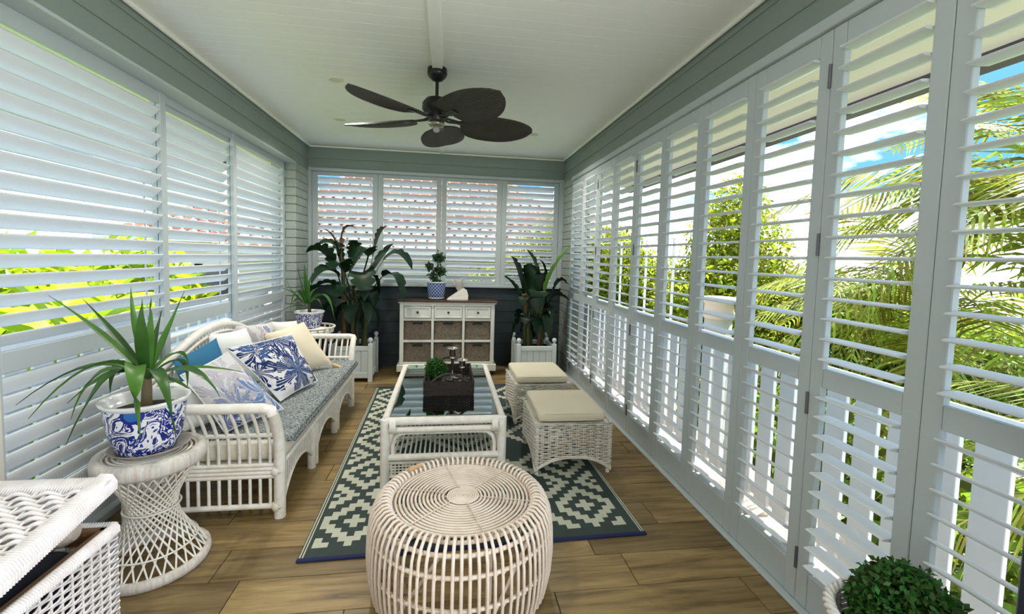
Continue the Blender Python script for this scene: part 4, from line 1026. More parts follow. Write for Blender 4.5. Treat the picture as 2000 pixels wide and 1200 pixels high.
# blue and white pots
def china_mat(name, scale, kind):
    m = bpy.data.materials.new(name); m.use_nodes = True; t = m.node_tree; b = t.nodes['Principled BSDF']; b.inputs['Roughness'].default_value = 0.18; b.inputs['Specular IOR Level'].default_value = 0.5
    co = N(t, 'ShaderNodeTexCoord'); mix = N(t, 'ShaderNodeMix', data_type='RGBA')
    if kind == 'scroll':
        nz = N(t, 'ShaderNodeTexNoise'); nz.inputs['Scale'].default_value = scale; nz.inputs['Detail'].default_value = 3; nz.inputs['Distortion'].default_value = 1.6
        t.links.new(co.outputs['Object'], nz.inputs['Vector'])
        rp = N(t, 'ShaderNodeValToRGB'); rp.color_ramp.interpolation = 'CONSTANT'; e = rp.color_ramp.elements
        e[0].position = 0; e[0].color = (0.80, 0.80, 0.80, 1); e[1].position = 0.38; e[1].color = (0.010, 0.022, 0.22, 1)
        for p, c in ((0.445, (0.80, 0.80, 0.80, 1)), (0.475, (0.010, 0.024, 0.20, 1)), (0.575, (0.78, 0.79, 0.82, 1)), (0.66, (0.02, 0.06, 0.30, 1))):
            k = e.new(p); k.color = c
        t.links.new(nz.outputs['Fac'], rp.inputs[0])
        vo = N(t, 'ShaderNodeTexVoronoi'); vo.inputs['Scale'].default_value = scale * 0.42; vo.inputs['Randomness'].default_value = 0.5; t.links.new(co.outputs['Object'], vo.inputs['Vector'])
        r2 = N(t, 'ShaderNodeValToRGB'); r2.color_ramp.interpolation = 'CONSTANT'; e = r2.color_ramp.elements
        e[0].position = 0; e[0].color = (0.02, 0.09, 0.34, 1); e[1].position = 0.10; e[1].color = (0.015, 0.03, 0.24, 1)
        k = e.new(0.16); k.color = (0.03, 0.15, 0.42, 1); k = e.new(0.22); k.color = (0.015, 0.03, 0.24, 1)
        t.links.new(vo.outputs['Distance'], r2.inputs[0])
        lt = N(t, 'ShaderNodeMath', operation='LESS_THAN'); lt.inputs[1].default_value = 0.27; t.links.new(vo.outputs['Distance'], lt.inputs[0])
        t.links.new(lt.outputs[0], mix.inputs['Factor']); t.links.new(rp.outputs[0], mix.inputs['A']); t.links.new(r2.outputs[0], mix.inputs['B'])
    else:
        sp_ = N(t, 'ShaderNodeSeparateXYZ'); t.links.new(co.outputs['Object'], sp_.inputs[0])
        at2 = N(t, 'ShaderNodeMath', operation='ARCTAN2'); t.links.new(sp_.outputs[1], at2.inputs[0]); t.links.new(sp_.outputs[0], at2.inputs[1])
        u = N(t, 'ShaderNodeMath', operation='MULTIPLY'); u.inputs[1].default_value = 17 / (2 * math.pi); t.links.new(at2.outputs[0], u.inputs[0])
        v = N(t, 'ShaderNodeMath', operation='MULTIPLY'); v.inputs[1].default_value = 25; t.links.new(sp_.outputs[2], v.inputs[0])
        outs = []
        for op in ('ADD', 'SUBTRACT'):
            a = N(t, 'ShaderNodeMath', operation=op); t.links.new(u.outputs[0], a.inputs[0]); t.links.new(v.outputs[0], a.inputs[1])
            pp = N(t, 'ShaderNodeMath', operation='PINGPONG'); pp.inputs[1].default_value = 0.5; t.links.new(a.outputs[0], pp.inputs[0])
            g = N(t, 'ShaderNodeMath', operation='LESS_THAN'); g.inputs[1].default_value = 0.095; t.links.new(pp.outputs[0], g.inputs[0]); outs.append(g.outputs[0])
        mxx = N(t, 'ShaderNodeMath', operation='MAXIMUM'); t.links.new(outs[0], mxx.inputs[0]); t.links.new(outs[1], mxx.inputs[1])
        t.links.new(mxx.outputs[0], mix.inputs['Factor']); mix.inputs['A'].default_value = (0.025, 0.06, 0.21, 1); mix.inputs['B'].default_value = (0.46, 0.54, 0.70, 1)
    t.links.new(mix.outputs['Result'], b.inputs['Base Color']); return m
china1 = china_mat('blue_scroll_china', 13, 'scroll'); china2 = china_mat('blue_flower_china', 16, 'scroll'); china3 = china_mat('blue_lattice_china', 1, 'lattice')
glaze = M('white_glaze', (0.80, 0.81, 0.80), 0.15, spec=0.5); soil = M('potting_soil', (0.025, 0.020, 0.016), 0.95, bump=0.8, bscale=60)
sauc_m = M('grey_saucer', (0.30, 0.27, 0.25), 0.4)
yucca_m = M('yucca_leaf_green', (0.09, 0.24, 0.03), 0.38, var=0.35, vscale=9, spec=0.45, trans=0.15)
yucca_d = M('yucca_leaf_dark', (0.045, 0.13, 0.022), 0.38, var=0.3, vscale=9, spec=0.45, trans=0.15)
t = thing('plant_saucer', 'round grey saucer on the hourglass plant stand', 'saucer', (HC[0], HC[1], 0.536))
part('dish', MB().lathe([(0, 0.0), (0.125, 0.0), (0.150, 0.018), (0.148, 0.021), (0.122, 0.005), (0, 0.005)], 32), sauc_m, t, False)
pc = (-1.305, 2.142)
PZ = 0.5415
yp = thing('potted_yucca', 'spiky yucca in a blue and white scrollwork pot on the hourglass stand', 'plant', (pc[0], pc[1], PZ))
part('pot', MB().lathe([(0, 0), (0.104, 0), (0.108, 0.008), (0.128, 0.06), (0.142, 0.13), (0.147, 0.205)], 40), china1, yp, False)
part('pot_rim', MB().lathe([(0.147, 0.203), (0.160, 0.216), (0.163, 0.226), (0.156, 0.229), (0.140, 0.218), (0.134, 0.150), (0.132, 0.16)], 40), glaze, yp, False)
part('soil', MB().lathe([(0.136, 0.172), (0.09, 0.180), (0, 0.185)], 24), soil, yp, False)
part('stem', MB().tube([(0, 0, 0.17), (0.004, 0, 0.25), (0.006, 0, 0.34)], [0.022, 0.020, 0.016], 8), M('yucca_stem', (0.16, 0.12, 0.06), 0.8), yp, False)
YUCCA = [
((-1.306,2.140,0.863),(-1.508,2.200,1.033),(-1.712,2.200,1.208),0.028),((-1.296,2.140,0.863),(-1.491,2.250,1.024),(-1.652,2.300,1.183),0.028),((-1.306,2.140,0.863),(-1.340,2.140,1.055),(-1.365,2.160,1.255),0.034),
((-1.302,2.140,0.863),(-1.259,2.050,1.050),(-1.235,2.020,1.216),0.040),((-1.298,2.140,0.863),(-1.264,2.100,1.040),(-1.260,2.120,1.215),0.040),((-1.296,2.140,0.863),(-1.299,2.200,0.999),(-1.296,2.250,1.139),0.034),
((-1.296,2.140,0.863),(-1.286,2.250,1.013),(-1.253,2.350,1.221),0.030),((-1.312,2.140,0.851),(-1.455,2.050,0.930),(-1.687,2.000,0.788),0.034),((-1.312,2.140,0.847),(-1.358,1.950,0.962),(-1.523,1.850,0.783),0.036),
((-1.317,2.140,0.847),(-1.302,1.950,0.925),(-1.393,1.850,0.840),0.034),((-1.312,2.140,0.851),(-1.379,2.000,0.916),(-1.496,2.000,0.724),0.034),((-1.312,2.140,0.851),(-1.281,1.900,0.928),(-1.366,1.800,0.700),0.046),
((-1.323,2.140,0.851),(-1.197,1.900,0.947),(-1.163,1.870,0.687),0.056),((-1.296,2.140,0.847),(-1.119,1.920,0.920),(-1.041,1.880,0.671),0.040),((-1.292,2.140,0.851),(-1.105,2.100,0.907),(-0.886,2.100,0.887),0.030),
((-1.292,2.140,0.846),(-1.057,2.000,0.926),(-0.913,1.950,0.822),0.034),((-1.292,2.140,0.856),(-1.265,2.300,0.930),(-1.233,2.350,0.838),0.034),((-1.292,2.140,0.856),(-1.223,2.250,0.904),(-1.222,2.300,0.751),0.030),
((-1.292,2.140,0.851),(-1.279,2.300,0.794),(-1.226,2.400,0.686),0.030),((-1.308,2.140,0.856),(-1.451,2.200,0.888),(-1.519,2.250,0.747),0.034)]
def leafset(L, parent, mats, prof):
    o = parent.location
    for k, q in enumerate(L):
        crv = bez(Vector(q[0]) - o, Vector(q[1]) - o, Vector(q[2]) - o, 10 if prof == 'strap' else 26)
        mi = q[4] if len(q) > 4 else k % 2
        link('leaf', ribbon(crv, q[3], 0, prof, rnd.uniform(-.3, .3)).mesh('leaf', mats[mi]), parent)
leafset([(a, b, c, w * 1.22) for a, b, c, w in YUCCA], yp, [yucca_m, yucca_d], 'strap')

# ---------------- wicker chest at the left, lid propped by its load
chx0, chx1, chy0, chy1, chz = -1.70, -1.150, 0.95, 1.712, 0.445
ch = thing('wicker_chest', 'white wicker chest with its lid propped open in the lower left corner', 'chest', ((chx0 + chx1) / 2, (chy0 + chy1) / 2, 0))
brown_in = M('brown_cane_lining', (0.22, 0.11, 0.045), 0.6, bump=0.5, bscale=60, stretch=(1, 30, 1))
for (a, b, nm) in (((chx1, chy0), (chx1, chy1), 'r'), ((chx1, chy1), (chx0, chy1), 'b'), ((chx0, chy1), (chx0, chy0), 'l'), ((chx0, chy0), (chx1, chy0), 'f')):
    mb = MB(); weave_wall(mb, (*a, 0), (*b, 0), 0.02, chz - 0.02, 31, 0.0055, 0.075, 0.0042)
    dv = Vector(b) - Vector(a); n = int(dv.length / 0.0375)
    for i in range(n + 1):
        p = Vector(a) + dv * i / n; mb.tube([(p.x, p.y, 0.0), (p.x, p.y, chz - 0.01)], 0.0045, 4)
    part('woven_side', mb, wick_lilac, ch, kind='stuff')
    mb = MB(); L = dv.length; n = int(L / 0.0085); d = dv / L; o = Vector((-d.y, d.x))
    for i in range(n):
        p = Vector(a) + d * (i + 0.5) * L / n
        q0 = p - o * 0.012; q1 = p + o * 0.014
        mb.tube([(q0.x, q0.y, chz - 0.028), (q0.x, q0.y, chz - 0.006), (p.x, p.y, chz + 0.003), (q1.x, q1.y, chz - 0.004)], 0.0046, 4)
    part('wrapped_rim', mb, wick_lilac, ch, kind='stuff')
    m_ = (Vector(a) + Vector(b)) / 2 + o * 0.026
    part('inner_lip', MB().box((m_.x, m_.y, chz - 0.03), (abs(dv.x) - 0.03 if abs(dv.x) > 0.1 else 0.022, abs(dv.y) - 0.03 if abs(dv.y) > 0.1 else 0.022, 0.055), 0.004), brown_in, ch)
part('base', MB().box(((chx0 + chx1) / 2, (chy0 + chy1) / 2, 0.03), (chx1 - chx0 - 0.03, chy1 - chy0 - 0.03, 0.02)), brown_in, ch)
# lid: hinged near the camera end, raised at the far end
LW, LD = chx1 - chx0 + 0.02, chy1 - chy0 + 0.0
lid = bpy.data.objects.new('lid', None); C.objects.link(lid); lid.parent = ch
lid.location = Vector(((chx0 + chx1) / 2, chy0, chz + 0.022)) - ch.location; lid.rotation_euler = (R(9.6), 0, 0); lid.empty_display_size = 0.1
def lidpart(nm, mb, mat): o = link(nm, mb.mesh(nm, mat), lid); o['kind'] = 'stuff'; return o
mb = MB(); rows = 27
for k in range(rows):
    y = 0.06 + (LD - 0.12) * (k + 0.5) / rows; pts = []
    for i in range(49):
        x = -LW / 2 + 0.05 + (LW - 0.10) * i / 48
        pts.append((x, y, 0.022 + 0.009 * math.sin(2 * math.pi * x / 0.085 + (k % 3) * 2.1)))
    mb.tube(pts, [0.0078] * 49, 5)
n = 14
for i in range(n):
    x = -LW / 2 + 0.05 + (LW - 0.1) * i / (n - 1); mb.tube([(x, 0.05, 0.02), (x, LD - 0.05, 0.02)], 0.005, 4)
lidpart('woven_top', mb, wick_lilac)
mb = MB()
for (a, b) in (((-LW / 2, 0), (LW / 2, 0)), ((LW / 2, 0), (LW / 2, LD)), ((LW / 2, LD), (-LW / 2, LD)), ((-LW / 2, LD), (-LW / 2, 0))):
    dv = Vector(b) - Vector(a); L = dv.length; d = dv / L; o = Vector((-d.y, d.x)); n = int(L / 0.0085)
    mb.tube([(a[0] + o.x * .03, a[1] + o.y * .03, 0.012), (b[0] + o.x * .03, b[1] + o.y * .03, 0.012)], 0.024, 8)
    for i in range(n):
        p = Vector(a) + d * (i + 0.5) * L / n
        pr = [(-0.002, -0.016), (-0.004, 0.012), (0.010, 0.034), (0.048, 0.034), (0.062, 0.018), (0.05, -0.012)]
        mb.tube([(p.x + o.x * q + d.x * 0.004 * j, p.y + o.y * q + d.y * 0.004 * j, z) for j, (q, z) in enumerate(pr)], 0.0048, 4)
lidpart('wrapped_border', mb, wick_lilac)
t = thing('dark_cushion', 'dark navy cushion stuffed inside the open wicker chest', 'cushion', (-1.40, 1.35, 0.05))
link('cover', rbox_mesh('cover', (0.42, 0.56, 0.36), 0.07, 4, M('dark_navy_fabric', (0.012, 0.014, 0.026), 0.9, bump=0.2, bscale=120)), t, (0, 0, 0.20))
t = thing('rolled_towel', 'beige rolled cloth at the far end of the open wicker chest', 'cloth', (-1.40, 1.645, 0.40))
part('roll', MB().tube([(-0.20, -0.02, 0.055), (-0.10, -0.015, 0.06), (0.05, -0.005, 0.06), (0.150, 0, 0.058), (0.175, 0, 0.056)], [0.040, 0.046, 0.046, 0.042, 0.022], 14), M('beige_towel', (0.58, 0.48, 0.40), 0.9, bump=0.4, bscale=120, spec=0.1), t, False)

# ---------------- sideboard with drawers and baskets
sb = thing('sideboard', 'white sideboard with dark wood top, three drawers and six baskets below the back window', 'sideboard', (0.015, 5.45, 0))
cabw = M('antique_white_paint', (0.74, 0.75, 0.69), 0.5, var=0.06, vscale=9)
top_w = M('dark_walnut_top', (0.075, 0.034, 0.018), 0.35, var=0.5, vscale=5, stretch=(1.5, 20, 4))
X0, X1, YF, YBk = -0.535, 0.565, 5.25, 5.65
part('top', MB().box((0.015, 5.445, 0.885), (1.17, 0.45, 0.018), 0.004), top_w, sb)
part('top_moulding', MB().box((0.015, 5.447, 0.868), (1.14, 0.425, 0.018), 0.005), cabw, sb)
cols = [X0, -0.160, 0.199, X1]; zr = [0.139, 0.168, 0.403, 0.427, 0.655, 0.682, 0.83, 0.86]
part('carcass', MB().box(((X0 + X1) / 2, YBk - 0.01, 0.5), (X1 - X0, 0.02, 0.72)).box((X0 + 0.01, 5.45, 0.5), (0.02, 0.38, 0.72)).box((X1 - 0.01, 5.45, 0.5), (0.02, 0.38, 0.72)), cabw, sb)
for k, x in enumerate(cols):
    w = 0.045 if k in (0, 3) else 0.029; cx_ = x + (0.0225 if k == 0 else -0.0225 if k == 3 else 0)
    part('upright', MB().box((cx_, YF + 0.012, 0.5), (w, 0.026, 0.72), 0.002).box((cx_, 5.45, 0.5), (min(w, 0.02), 0.36, 0.70)), cabw, sb)
for z in (0.154, 0.415, 0.669, 0.845): part('rail', MB().box((0.015, YF + 0.013, z), (X1 - X0 - 0.002, 0.024, 0.026 if z < 0.8 else 0.034), 0.002).box((0.015, 5.45, z), (X1 - X0 - 0.04, 0.36, 0.012)), cabw, sb)
part('plinth', MB().box((0.015, 5.447, 0.098), (1.16, 0.425, 0.082), 0.006), cabw, sb)
for x in (-0.50, 0.53):
    for y in (5.28, 5.60): part('foot', MB().lathe([(0.02, 0), (0.036, 0.018), (0.038, 0.035), (0.026, 0.058)], 14, (x, y, 0)), M('dark_bun_foot', (0.02, 0.015, 0.012), 0.5), sb)
bask = M('grey_brown_basket', (0.34, 0.28, 0.21), 0.75, var=0.5, vscale=40, col2=(0.17, 0.135, 0.10), bump=0.3, bscale=160)
cellx = [(X0 + 0.045, -0.175), (-0.1445, 0.1845), (0.2135, X1 - 0.045)]
bwmesh = None
for (a, b) in cellx:
    cxm = (a + b) / 2; w = b - a - 0.006
    d = part('drawer', MB().box((cxm, YF + 0.012, 0.755), (w, 0.022, 0.138), 0.002), cabw, sb)
    mb = MB()
    for (cx_, cz_, ww, hh) in ((cxm, 0.755 + 0.058, w - 0.004, 0.018), (cxm, 0.755 - 0.058, w - 0.004, 0.018), (cxm - w / 2 + 0.013, 0.755, 0.022, 0.10), (cxm + w / 2 - 0.013, 0.755, 0.022, 0.10)): mb.box((cx_, YF - 0.003, cz_), (ww, 0.010, hh), 0.003)
    part('drawer_frame', mb, cabw, d)
    part('knob', MB().tube([(cxm, YF + 0.0, 0.757), (cxm, YF - 0.012, 0.757), (cxm, YF - 0.016, 0.757), (cxm, YF - 0.026, 0.757), (cxm, YF - 0.030, 0.757)], [0.006, 0.006, 0.013, 0.013, 0.006], 12), black, d)
pos = ['top left', 'top middle', 'top right', 'bottom left', 'bottom middle, behind the candlesticks', 'bottom right']
bk = {}
for r_, zc in ((0, 0.4285), (1, 0.169)):
    for c_, (a, b) in enumerate(cellx):
        w, h, d = b - a - 0.016, 0.218, 0.33
        t = thing('storage_basket', 'grey brown woven basket in the sideboard, ' + pos[r_ * 3 + c_], 'basket', ((a + b) / 2, YF + 0.20, zc), 0, 'sideboard baskets')
        k = round(w, 2)
        if k not in bk:
            res = {}
            for nm, p0, p1 in (('front', (-w / 2, -d / 2), (w / 2, -d / 2)), ('side', (w / 2, -d / 2), (w / 2, d / 2)), ('back', (w / 2, d / 2), (-w / 2, d / 2)), ('side', (-w / 2, d / 2), (-w / 2, -d / 2))):
                mb = MB(); weave_wall(mb, (*p0, 0), (*p1, 0), 0.002, h - 0.008, 20, 0.0035, 0.046, 0.0056)
                dv = Vector(p1) - Vector(p0); n = 14
                for i in range(n + 1):
                    p = Vector(p0) + dv * i / n; mb.tube([(p.x, p.y, 0), (p.x, p.y, h - 0.006)], 0.0035, 4)
                res[nm + str(len(res))] = mb.mesh(nm, bask)
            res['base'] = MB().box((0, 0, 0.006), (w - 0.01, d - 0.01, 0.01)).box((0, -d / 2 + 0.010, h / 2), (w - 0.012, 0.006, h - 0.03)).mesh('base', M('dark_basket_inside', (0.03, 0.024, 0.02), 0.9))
            res['rim'] = MB().tube([(-w / 2, -d / 2, h), (w / 2, -d / 2, h), (w / 2, d / 2, h), (-w / 2, d / 2, h)], 0.007, 6, closed=True).mesh('rim', bask)
            res['handle'] = MB().tube([(-0.052, -d / 2 - 0.006, h - 0.030), (-0.03, -d / 2 - 0.014, h - 0.022), (0, -d / 2 - 0.016, h - 0.020), (0.03, -d / 2 - 0.014, h - 0.022), (0.052, -d / 2 - 0.006, h - 0.030)], 0.009, 7).mesh('handle', black)
            bk[k] = res
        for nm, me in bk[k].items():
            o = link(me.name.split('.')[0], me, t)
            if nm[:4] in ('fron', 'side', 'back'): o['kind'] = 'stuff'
# on the sideboard
STZ = 0.895
bp = thing('bonsai_plant', 'small curved bonsai in a blue lattice pot on the sideboard', 'plant', (-0.128, 5.44, STZ))
part('saucer', MB().lathe([(0, 0), (0.075, 0), (0.098, 0.016), (0.096, 0.020), (0.07, 0.006), (0, 0.006)], 28), glaze, bp, False)
part('pot', MB().lathe([(0, 0.007), (0.086, 0.007), (0.096, 0.05), (0.108, 0.14), (0.113, 0.198)], 36), china3, bp, False)
part('pot_rim', MB().lathe([(0.113, 0.196), (0.121, 0.204), (0.121, 0.210), (0.108, 0.210), (0.104, 0.17), (0.10, 0.18)], 36), glaze, bp, False)
part('soil', MB().lathe([(0.105, 0.18), (0, 0.19)], 20), soil, bp, False)
part('trunk', MB().tube([(0, 0, 0.18), (0.0, 0, 0.23), (-0.045, 0, 0.285), (-0.038, 0, 0.335), (0.0, 0, 0.37), (0.018, 0, 0.41), (0.010, 0, 0.46)], [0.022, 0.017, 0.014, 0.012, 0.010, 0.009, 0.006], 8), M('bonsai_bark', (0.045, 0.03, 0.02), 0.9), bp, False)
me = leaf_cloud([(0.022, 0, 0.50, 0.07, 0.06, 0.055), (-0.085, 0, 0.395, 0.045, 0.045, 0.045), (0.045, 0, 0.335, 0.07, 0.06, 0.06), (-0.05, 0, 0.29, 0.035, 0.04, 0.05), (0.0, -.01, 0.225, 0.05, 0.05, 0.03)], 620, 0.040, 0.6, 41); me.materials.append(M('bonsai_leaf_green', (0.02, 0.075, 0.02), 0.4, isl=0.4, trans=0.2))
f = link('foliage', me, bp); f['kind'] = 'stuff'
tb_ = thing('tissue_box', 'ivory wedge shaped tissue holder on the dark sideboard top', 'tissue box', (0.125, 5.42, STZ))
ivb = M('ivory_ceramic', (0.76, 0.73, 0.66), 0.5)
w0, w1 = -0.125, 0.125
vs = [(w0, -.06, 0), (w1, -.06, 0), (w1, .06, 0), (w0, .06, 0), (w0 + .008, -.055, .012), (w1 + .004, -.05, .055), (w1 - .012, -.045, .110), (w1 - .055, -.04, .142), (w0 + .008, .055, .012), (w1 + .004, .05, .055), (w1 - .012, .045, .110), (w1 - .055, .04, .142)]
fs = [(0, 3, 2, 1), (0, 1, 5, 4), (4, 5, 6, 7), (1, 2, 9, 5), (5, 9, 10, 6), (6, 10, 11, 7), (4, 7, 11, 8), (8, 11, 10, 9), (8, 9, 2, 3), (0, 4, 8, 3)]
part('holder', MB().add(vs, fs), ivb, tb_, False)
mb = MB()
for k in range(14):
    a = k * 0.45; tilt = rnd.uniform(0.15, 0.75); d = Vector((math.cos(a) * tilt, math.sin(a) * tilt, 1)).normalized(); s_ = Vector((-math.sin(a), math.cos(a), 0)) * 0.022
    p = Vector((0.015, 0, 0.085)); q = p + d * 0.09; r_2 = p + d * rnd.uniform(0.13, 0.19)
    mb.add([p - s_ * .3, p + s_ * .3, q + s_, q - s_, r_2 + s_ * .5 + Vector((0, 0, -.008)), r_2 - s_ * .8], [(0, 1, 2, 3), (3, 2, 4, 5)])
tt = M('white_tissue', (0.74, 0.70, 0.66), 0.9, trans=0.3); part('tissue', mb, tt, tb_, False)

# ---------------- planters with big leafed plants
planter_m = M('pale_blue_white_planter', (0.70, 0.76, 0.76), 0.5)
def planter(label, x, y, w, d):
    t = thing('planter_box', label, 'planter', (x, y, 0), 0, 'white planter boxes in the far corners')
    hx, hy = w / 2, d / 2
    for sx in (-1, 1):
        for sy in (-1, 1):
            p = part('post', MB().box((sx * (hx - .024), sy * (hy - .024), 0.215), (0.048, 0.048, 0.43), 0.004), planter_m, t, False)
            q = MB().lathe([(0.010, 0.428), (0.014, 0.438), (0.010, 0.444), (0.022, 0.452), (0.027, 0.468), (0.024, 0.484), (0.012, 0.495), (0, 0.497)], 14, (sx * (hx - .024), sy * (hy - .024), 0))
            o = link('finial', q.mesh('finial', planter_m), p)
    for (ax, s_) in (('x', -1), ('x', 1), ('y', -1), ('y', 1)):
        L = (w if ax == 'x' else d) - 0.098
        def bxx(z, h, th): return MB().box((0, s_ * (hy - .024), z), (L, th, h), 0.003) if ax == 'x' else MB().box((s_ * (hx - .024), 0, z), (th, L, h), 0.003)
        part('top_rail', bxx(0.375, 0.05, 0.034), planter_m, t, False); part('bottom_rail', bxx(0.075, 0.06, 0.034), planter_m, t, False)
        n = 5; pw = L / n
        me = (MB().box((0, 0, 0), (pw - 0.003, 0.018, 0.245), 0.002) if ax == 'x' else MB().box((0, 0, 0), (0.018, pw - 0.003, 0.245), 0.002)).mesh('panel_board', planter_m)
        for i in range(n):
            q = -L / 2 + (i + 0.5) * pw
            link('panel_board', me, t, (q, s_ * (hy - .024), 0.2275) if ax == 'x' else (s_ * (hx - .024), q, 0.2275))
    part('soil', MB().box((0, 0, 0.30), (w - 0.075, d - 0.075, 0.10)), soil, t, False)
    part('base', MB().box((0, 0, 0.062), (w - 0.075, d - 0.075, 0.02)), planter_m, t, False)
planter('white panelled planter box with ball finials in the left far corner', -1.035, 5.255, 0.465, 0.46)
planter('white panelled planter box with ball finials in the right far corner', 1.037, 5.225, 0.465, 0.46)
bl_m = M('dark_green_broad_leaf', (0.009, 0.034, 0.012), 0.36, var=0.3, vscale=5, spec=0.45, trans=0.12)
br_m = M('dried_brown_leaf', (0.16, 0.085, 0.035), 0.8, var=0.4, vscale=8)
lt_m = M('bright_green_broad_leaf', (0.14, 0.30, 0.05), 0.35, var=0.2, vscale=5, trans=0.3)
stem_m = M('green_brown_stem', (0.07, 0.09, 0.025), 0.6, var=0.4, vscale=8)
BIGL = [
((-1.151,5.250,1.041),(-1.229,5.250,1.499),(-1.363,5.220,1.675),0.070,1),((-1.151,5.250,1.041),(-1.185,5.300,1.605),(-1.035,5.300,1.703),0.100,1),((-1.173,5.250,1.040),(-1.233,5.200,1.475),(-1.419,5.150,1.475),0.130,0),
((-1.161,5.200,0.987),(-1.289,5.100,1.383),(-1.486,5.000,1.411),0.200,0),((-1.007,5.200,0.960),(-0.852,5.050,1.462),(-1.049,4.950,1.173),0.170,0),((-0.996,5.200,0.960),(-0.823,5.150,1.225),(-0.604,5.150,1.539),0.240,0),
((-0.919,5.300,0.982),(-0.822,5.350,1.513),(-0.715,5.350,1.729),0.150,0),((-0.919,5.300,0.953),(-0.648,5.250,1.412),(-0.397,5.200,1.244),0.150,0),((-0.910,5.250,0.869),(-0.639,5.100,1.202),(-0.476,5.000,0.900),0.170,0),
((-0.957,5.200,0.874),(-0.911,5.000,1.217),(-0.870,4.900,0.906),0.200,0),((-1.040,5.200,0.873),(-1.224,5.050,1.220),(-1.416,4.950,1.079),0.180,0),((-1.068,5.200,0.873),(-1.140,5.100,1.276),(-1.212,5.000,1.233),0.240,0),
((-1.051,5.200,0.815),(-1.211,5.000,1.085),(-1.400,4.950,1.014),0.160,0),((-1.161,5.300,0.978),(-1.072,5.350,1.389),(-1.096,5.300,1.562),0.150,0),((-0.975,5.150,0.908),(-1.106,4.950,1.063),(-1.161,4.900,0.849),0.200,0),((-1.060,5.300,0.921),(-1.212,5.300,1.356),(-1.235,5.300,1.558),0.140,0)]
BIGR = [
((0.992,5.200,0.591),(0.860,5.200,1.127),(0.739,5.180,1.432),0.150,0),((1.027,5.250,0.583),(1.082,5.300,1.168),(0.927,5.300,1.522),0.120,0),((1.128,5.200,0.653),(1.176,5.100,1.163),(1.410,5.020,1.574),0.160,2),
((0.982,5.200,0.529),(0.817,5.100,0.995),(0.638,5.050,1.202),0.120,0),((1.059,5.250,0.583),(0.981,5.250,1.077),(0.976,5.200,1.353),0.170,0),((1.092,5.200,0.591),(1.036,5.050,1.033),(1.033,5.000,0.777),0.170,0),
((1.117,5.200,0.591),(1.231,5.150,0.954),(1.417,5.050,0.930),0.130,0),((1.130,5.300,0.638),(1.184,5.300,1.151),(1.100,5.300,1.398),0.050,0),((0.937,5.200,0.590),(0.889,5.100,0.996),(0.904,5.080,0.772),0.060,1),
((1.090,5.250,0.583),(1.077,5.200,1.082),(1.038,5.200,1.324),0.140,0),((1.142,5.200,0.591),(1.283,5.200,1.085),(1.413,5.150,1.122),0.120,0),((1.017,5.200,0.591),(0.918,5.050,0.942),(0.852,5.000,0.858),0.120,0)]
def big_plant(label, x, y, L, stems):
    t = thing('broad_leaf_plant', label, 'plant', (x, y, 0.351), 0, 'broad leaved plants in planters')
    for (a, b, h, m_) in stems: part('stem', MB().tube([(a, b, 0), (a * 1.1, b, h * 0.5), (a * 0.9, b - 0.02, h)], [0.026, 0.022, 0.014], 7), m_, t, False)
    L = [(q[0], q[1], q[2], q[3] * (1.0 if q[4] == 1 else 1.4), q[4]) for q in L]
    g = random.Random(int(x * 100)); c = Vector((x, y, 0)); sc = 1.0 if x < 0 else 0.72
    for k in range(11):
        a = k * 2.4 + 0.5; h = g.uniform(0.75, 1.15) * (1.0 if x < 0 else 0.85); r_ = g.uniform(0.16, 0.30) * sc
        p0 = c + Vector((0.03 * math.cos(a), 0.03 * math.sin(a), 0.55)); p1 = c + Vector((math.cos(a) * r_ * 0.8, math.sin(a) * r_ * 0.8, h)); p2 = c + Vector((math.cos(a) * r_ * 1.25, math.sin(a) * r_ * 1.25, h - g.uniform(0.05, 0.3)))
        L.append((tuple(p0), tuple(p1), tuple(p2), g.uniform(0.14, 0.2), 0))
    leafset(L, t, [bl_m, br_m, lt_m], 'petiole')
big_plant('large dark broad leaved plant in the left corner planter', -1.035, 5.255, BIGL, [(-.12, 0, .85, stem_m), (-.05, .05, .7, stem_m), (.03, -.03, .65, stem_m), (.09, .03, .75, stem_m), (.12, -.05, .6, stem_m), (-.09, -.08, .6, br_m), (.0, -.1, .55, stem_m)])
big_plant('smaller upright broad leaved plant in the right corner planter', 1.037, 5.225, BIGR, [(-.10, 0, .55, stem_m), (-.03, .02, .45, stem_m), (.06, -.03, .50, br_m), (.10, .03, .55, stem_m), (-.07, -.06, .45, stem_m)])

# ---------------- small wicker table and potted plant at the far end of the sofa
st = thing('wicker_side_table', 'small round white wicker table between the sofa and the left planter', 'table', (-1.36, 4.745, 0))
part('top', MB().lathe([(0, 0.625), (0.195, 0.625), (0.195, 0.637), (0, 0.637)], 32), wick, st, False)
for z, r_ in ((0.665, 0.225), (0.615, 0.205)): part('gallery_rail', MB().tube(ring((0, 0), r_, 40, z), 0.010, 7, closed=True), wick, st, False)
mb = MB()
for k in range(40):
    a, b = 2 * math.pi * k / 40, 2 * math.pi * (k + (1 if k % 2 else -1)) / 40
    mb.tube([(0.206 * math.cos(a), 0.206 * math.sin(a), 0.615), (0.224 * math.cos(b), 0.224 * math.sin(b), 0.665)], 0.005, 4)
part('gallery_lattice', mb, wick, st, False, kind='stuff')
for k in range(4):
    a = math.pi / 4 + k * math.pi / 2; part('leg', MB().tube([(0.18 * math.cos(a), 0.18 * math.sin(a), 0), (0.14 * math.cos(a), 0.14 * math.sin(a), 0.35), (0.18 * math.cos(a), 0.18 * math.sin(a), 0.62)], 0.015, 8), wick, st, False)
part('stretcher', MB().tube(ring((0, 0), 0.145, 32, 0.33), 0.008, 6, closed=True), wick, st, False)
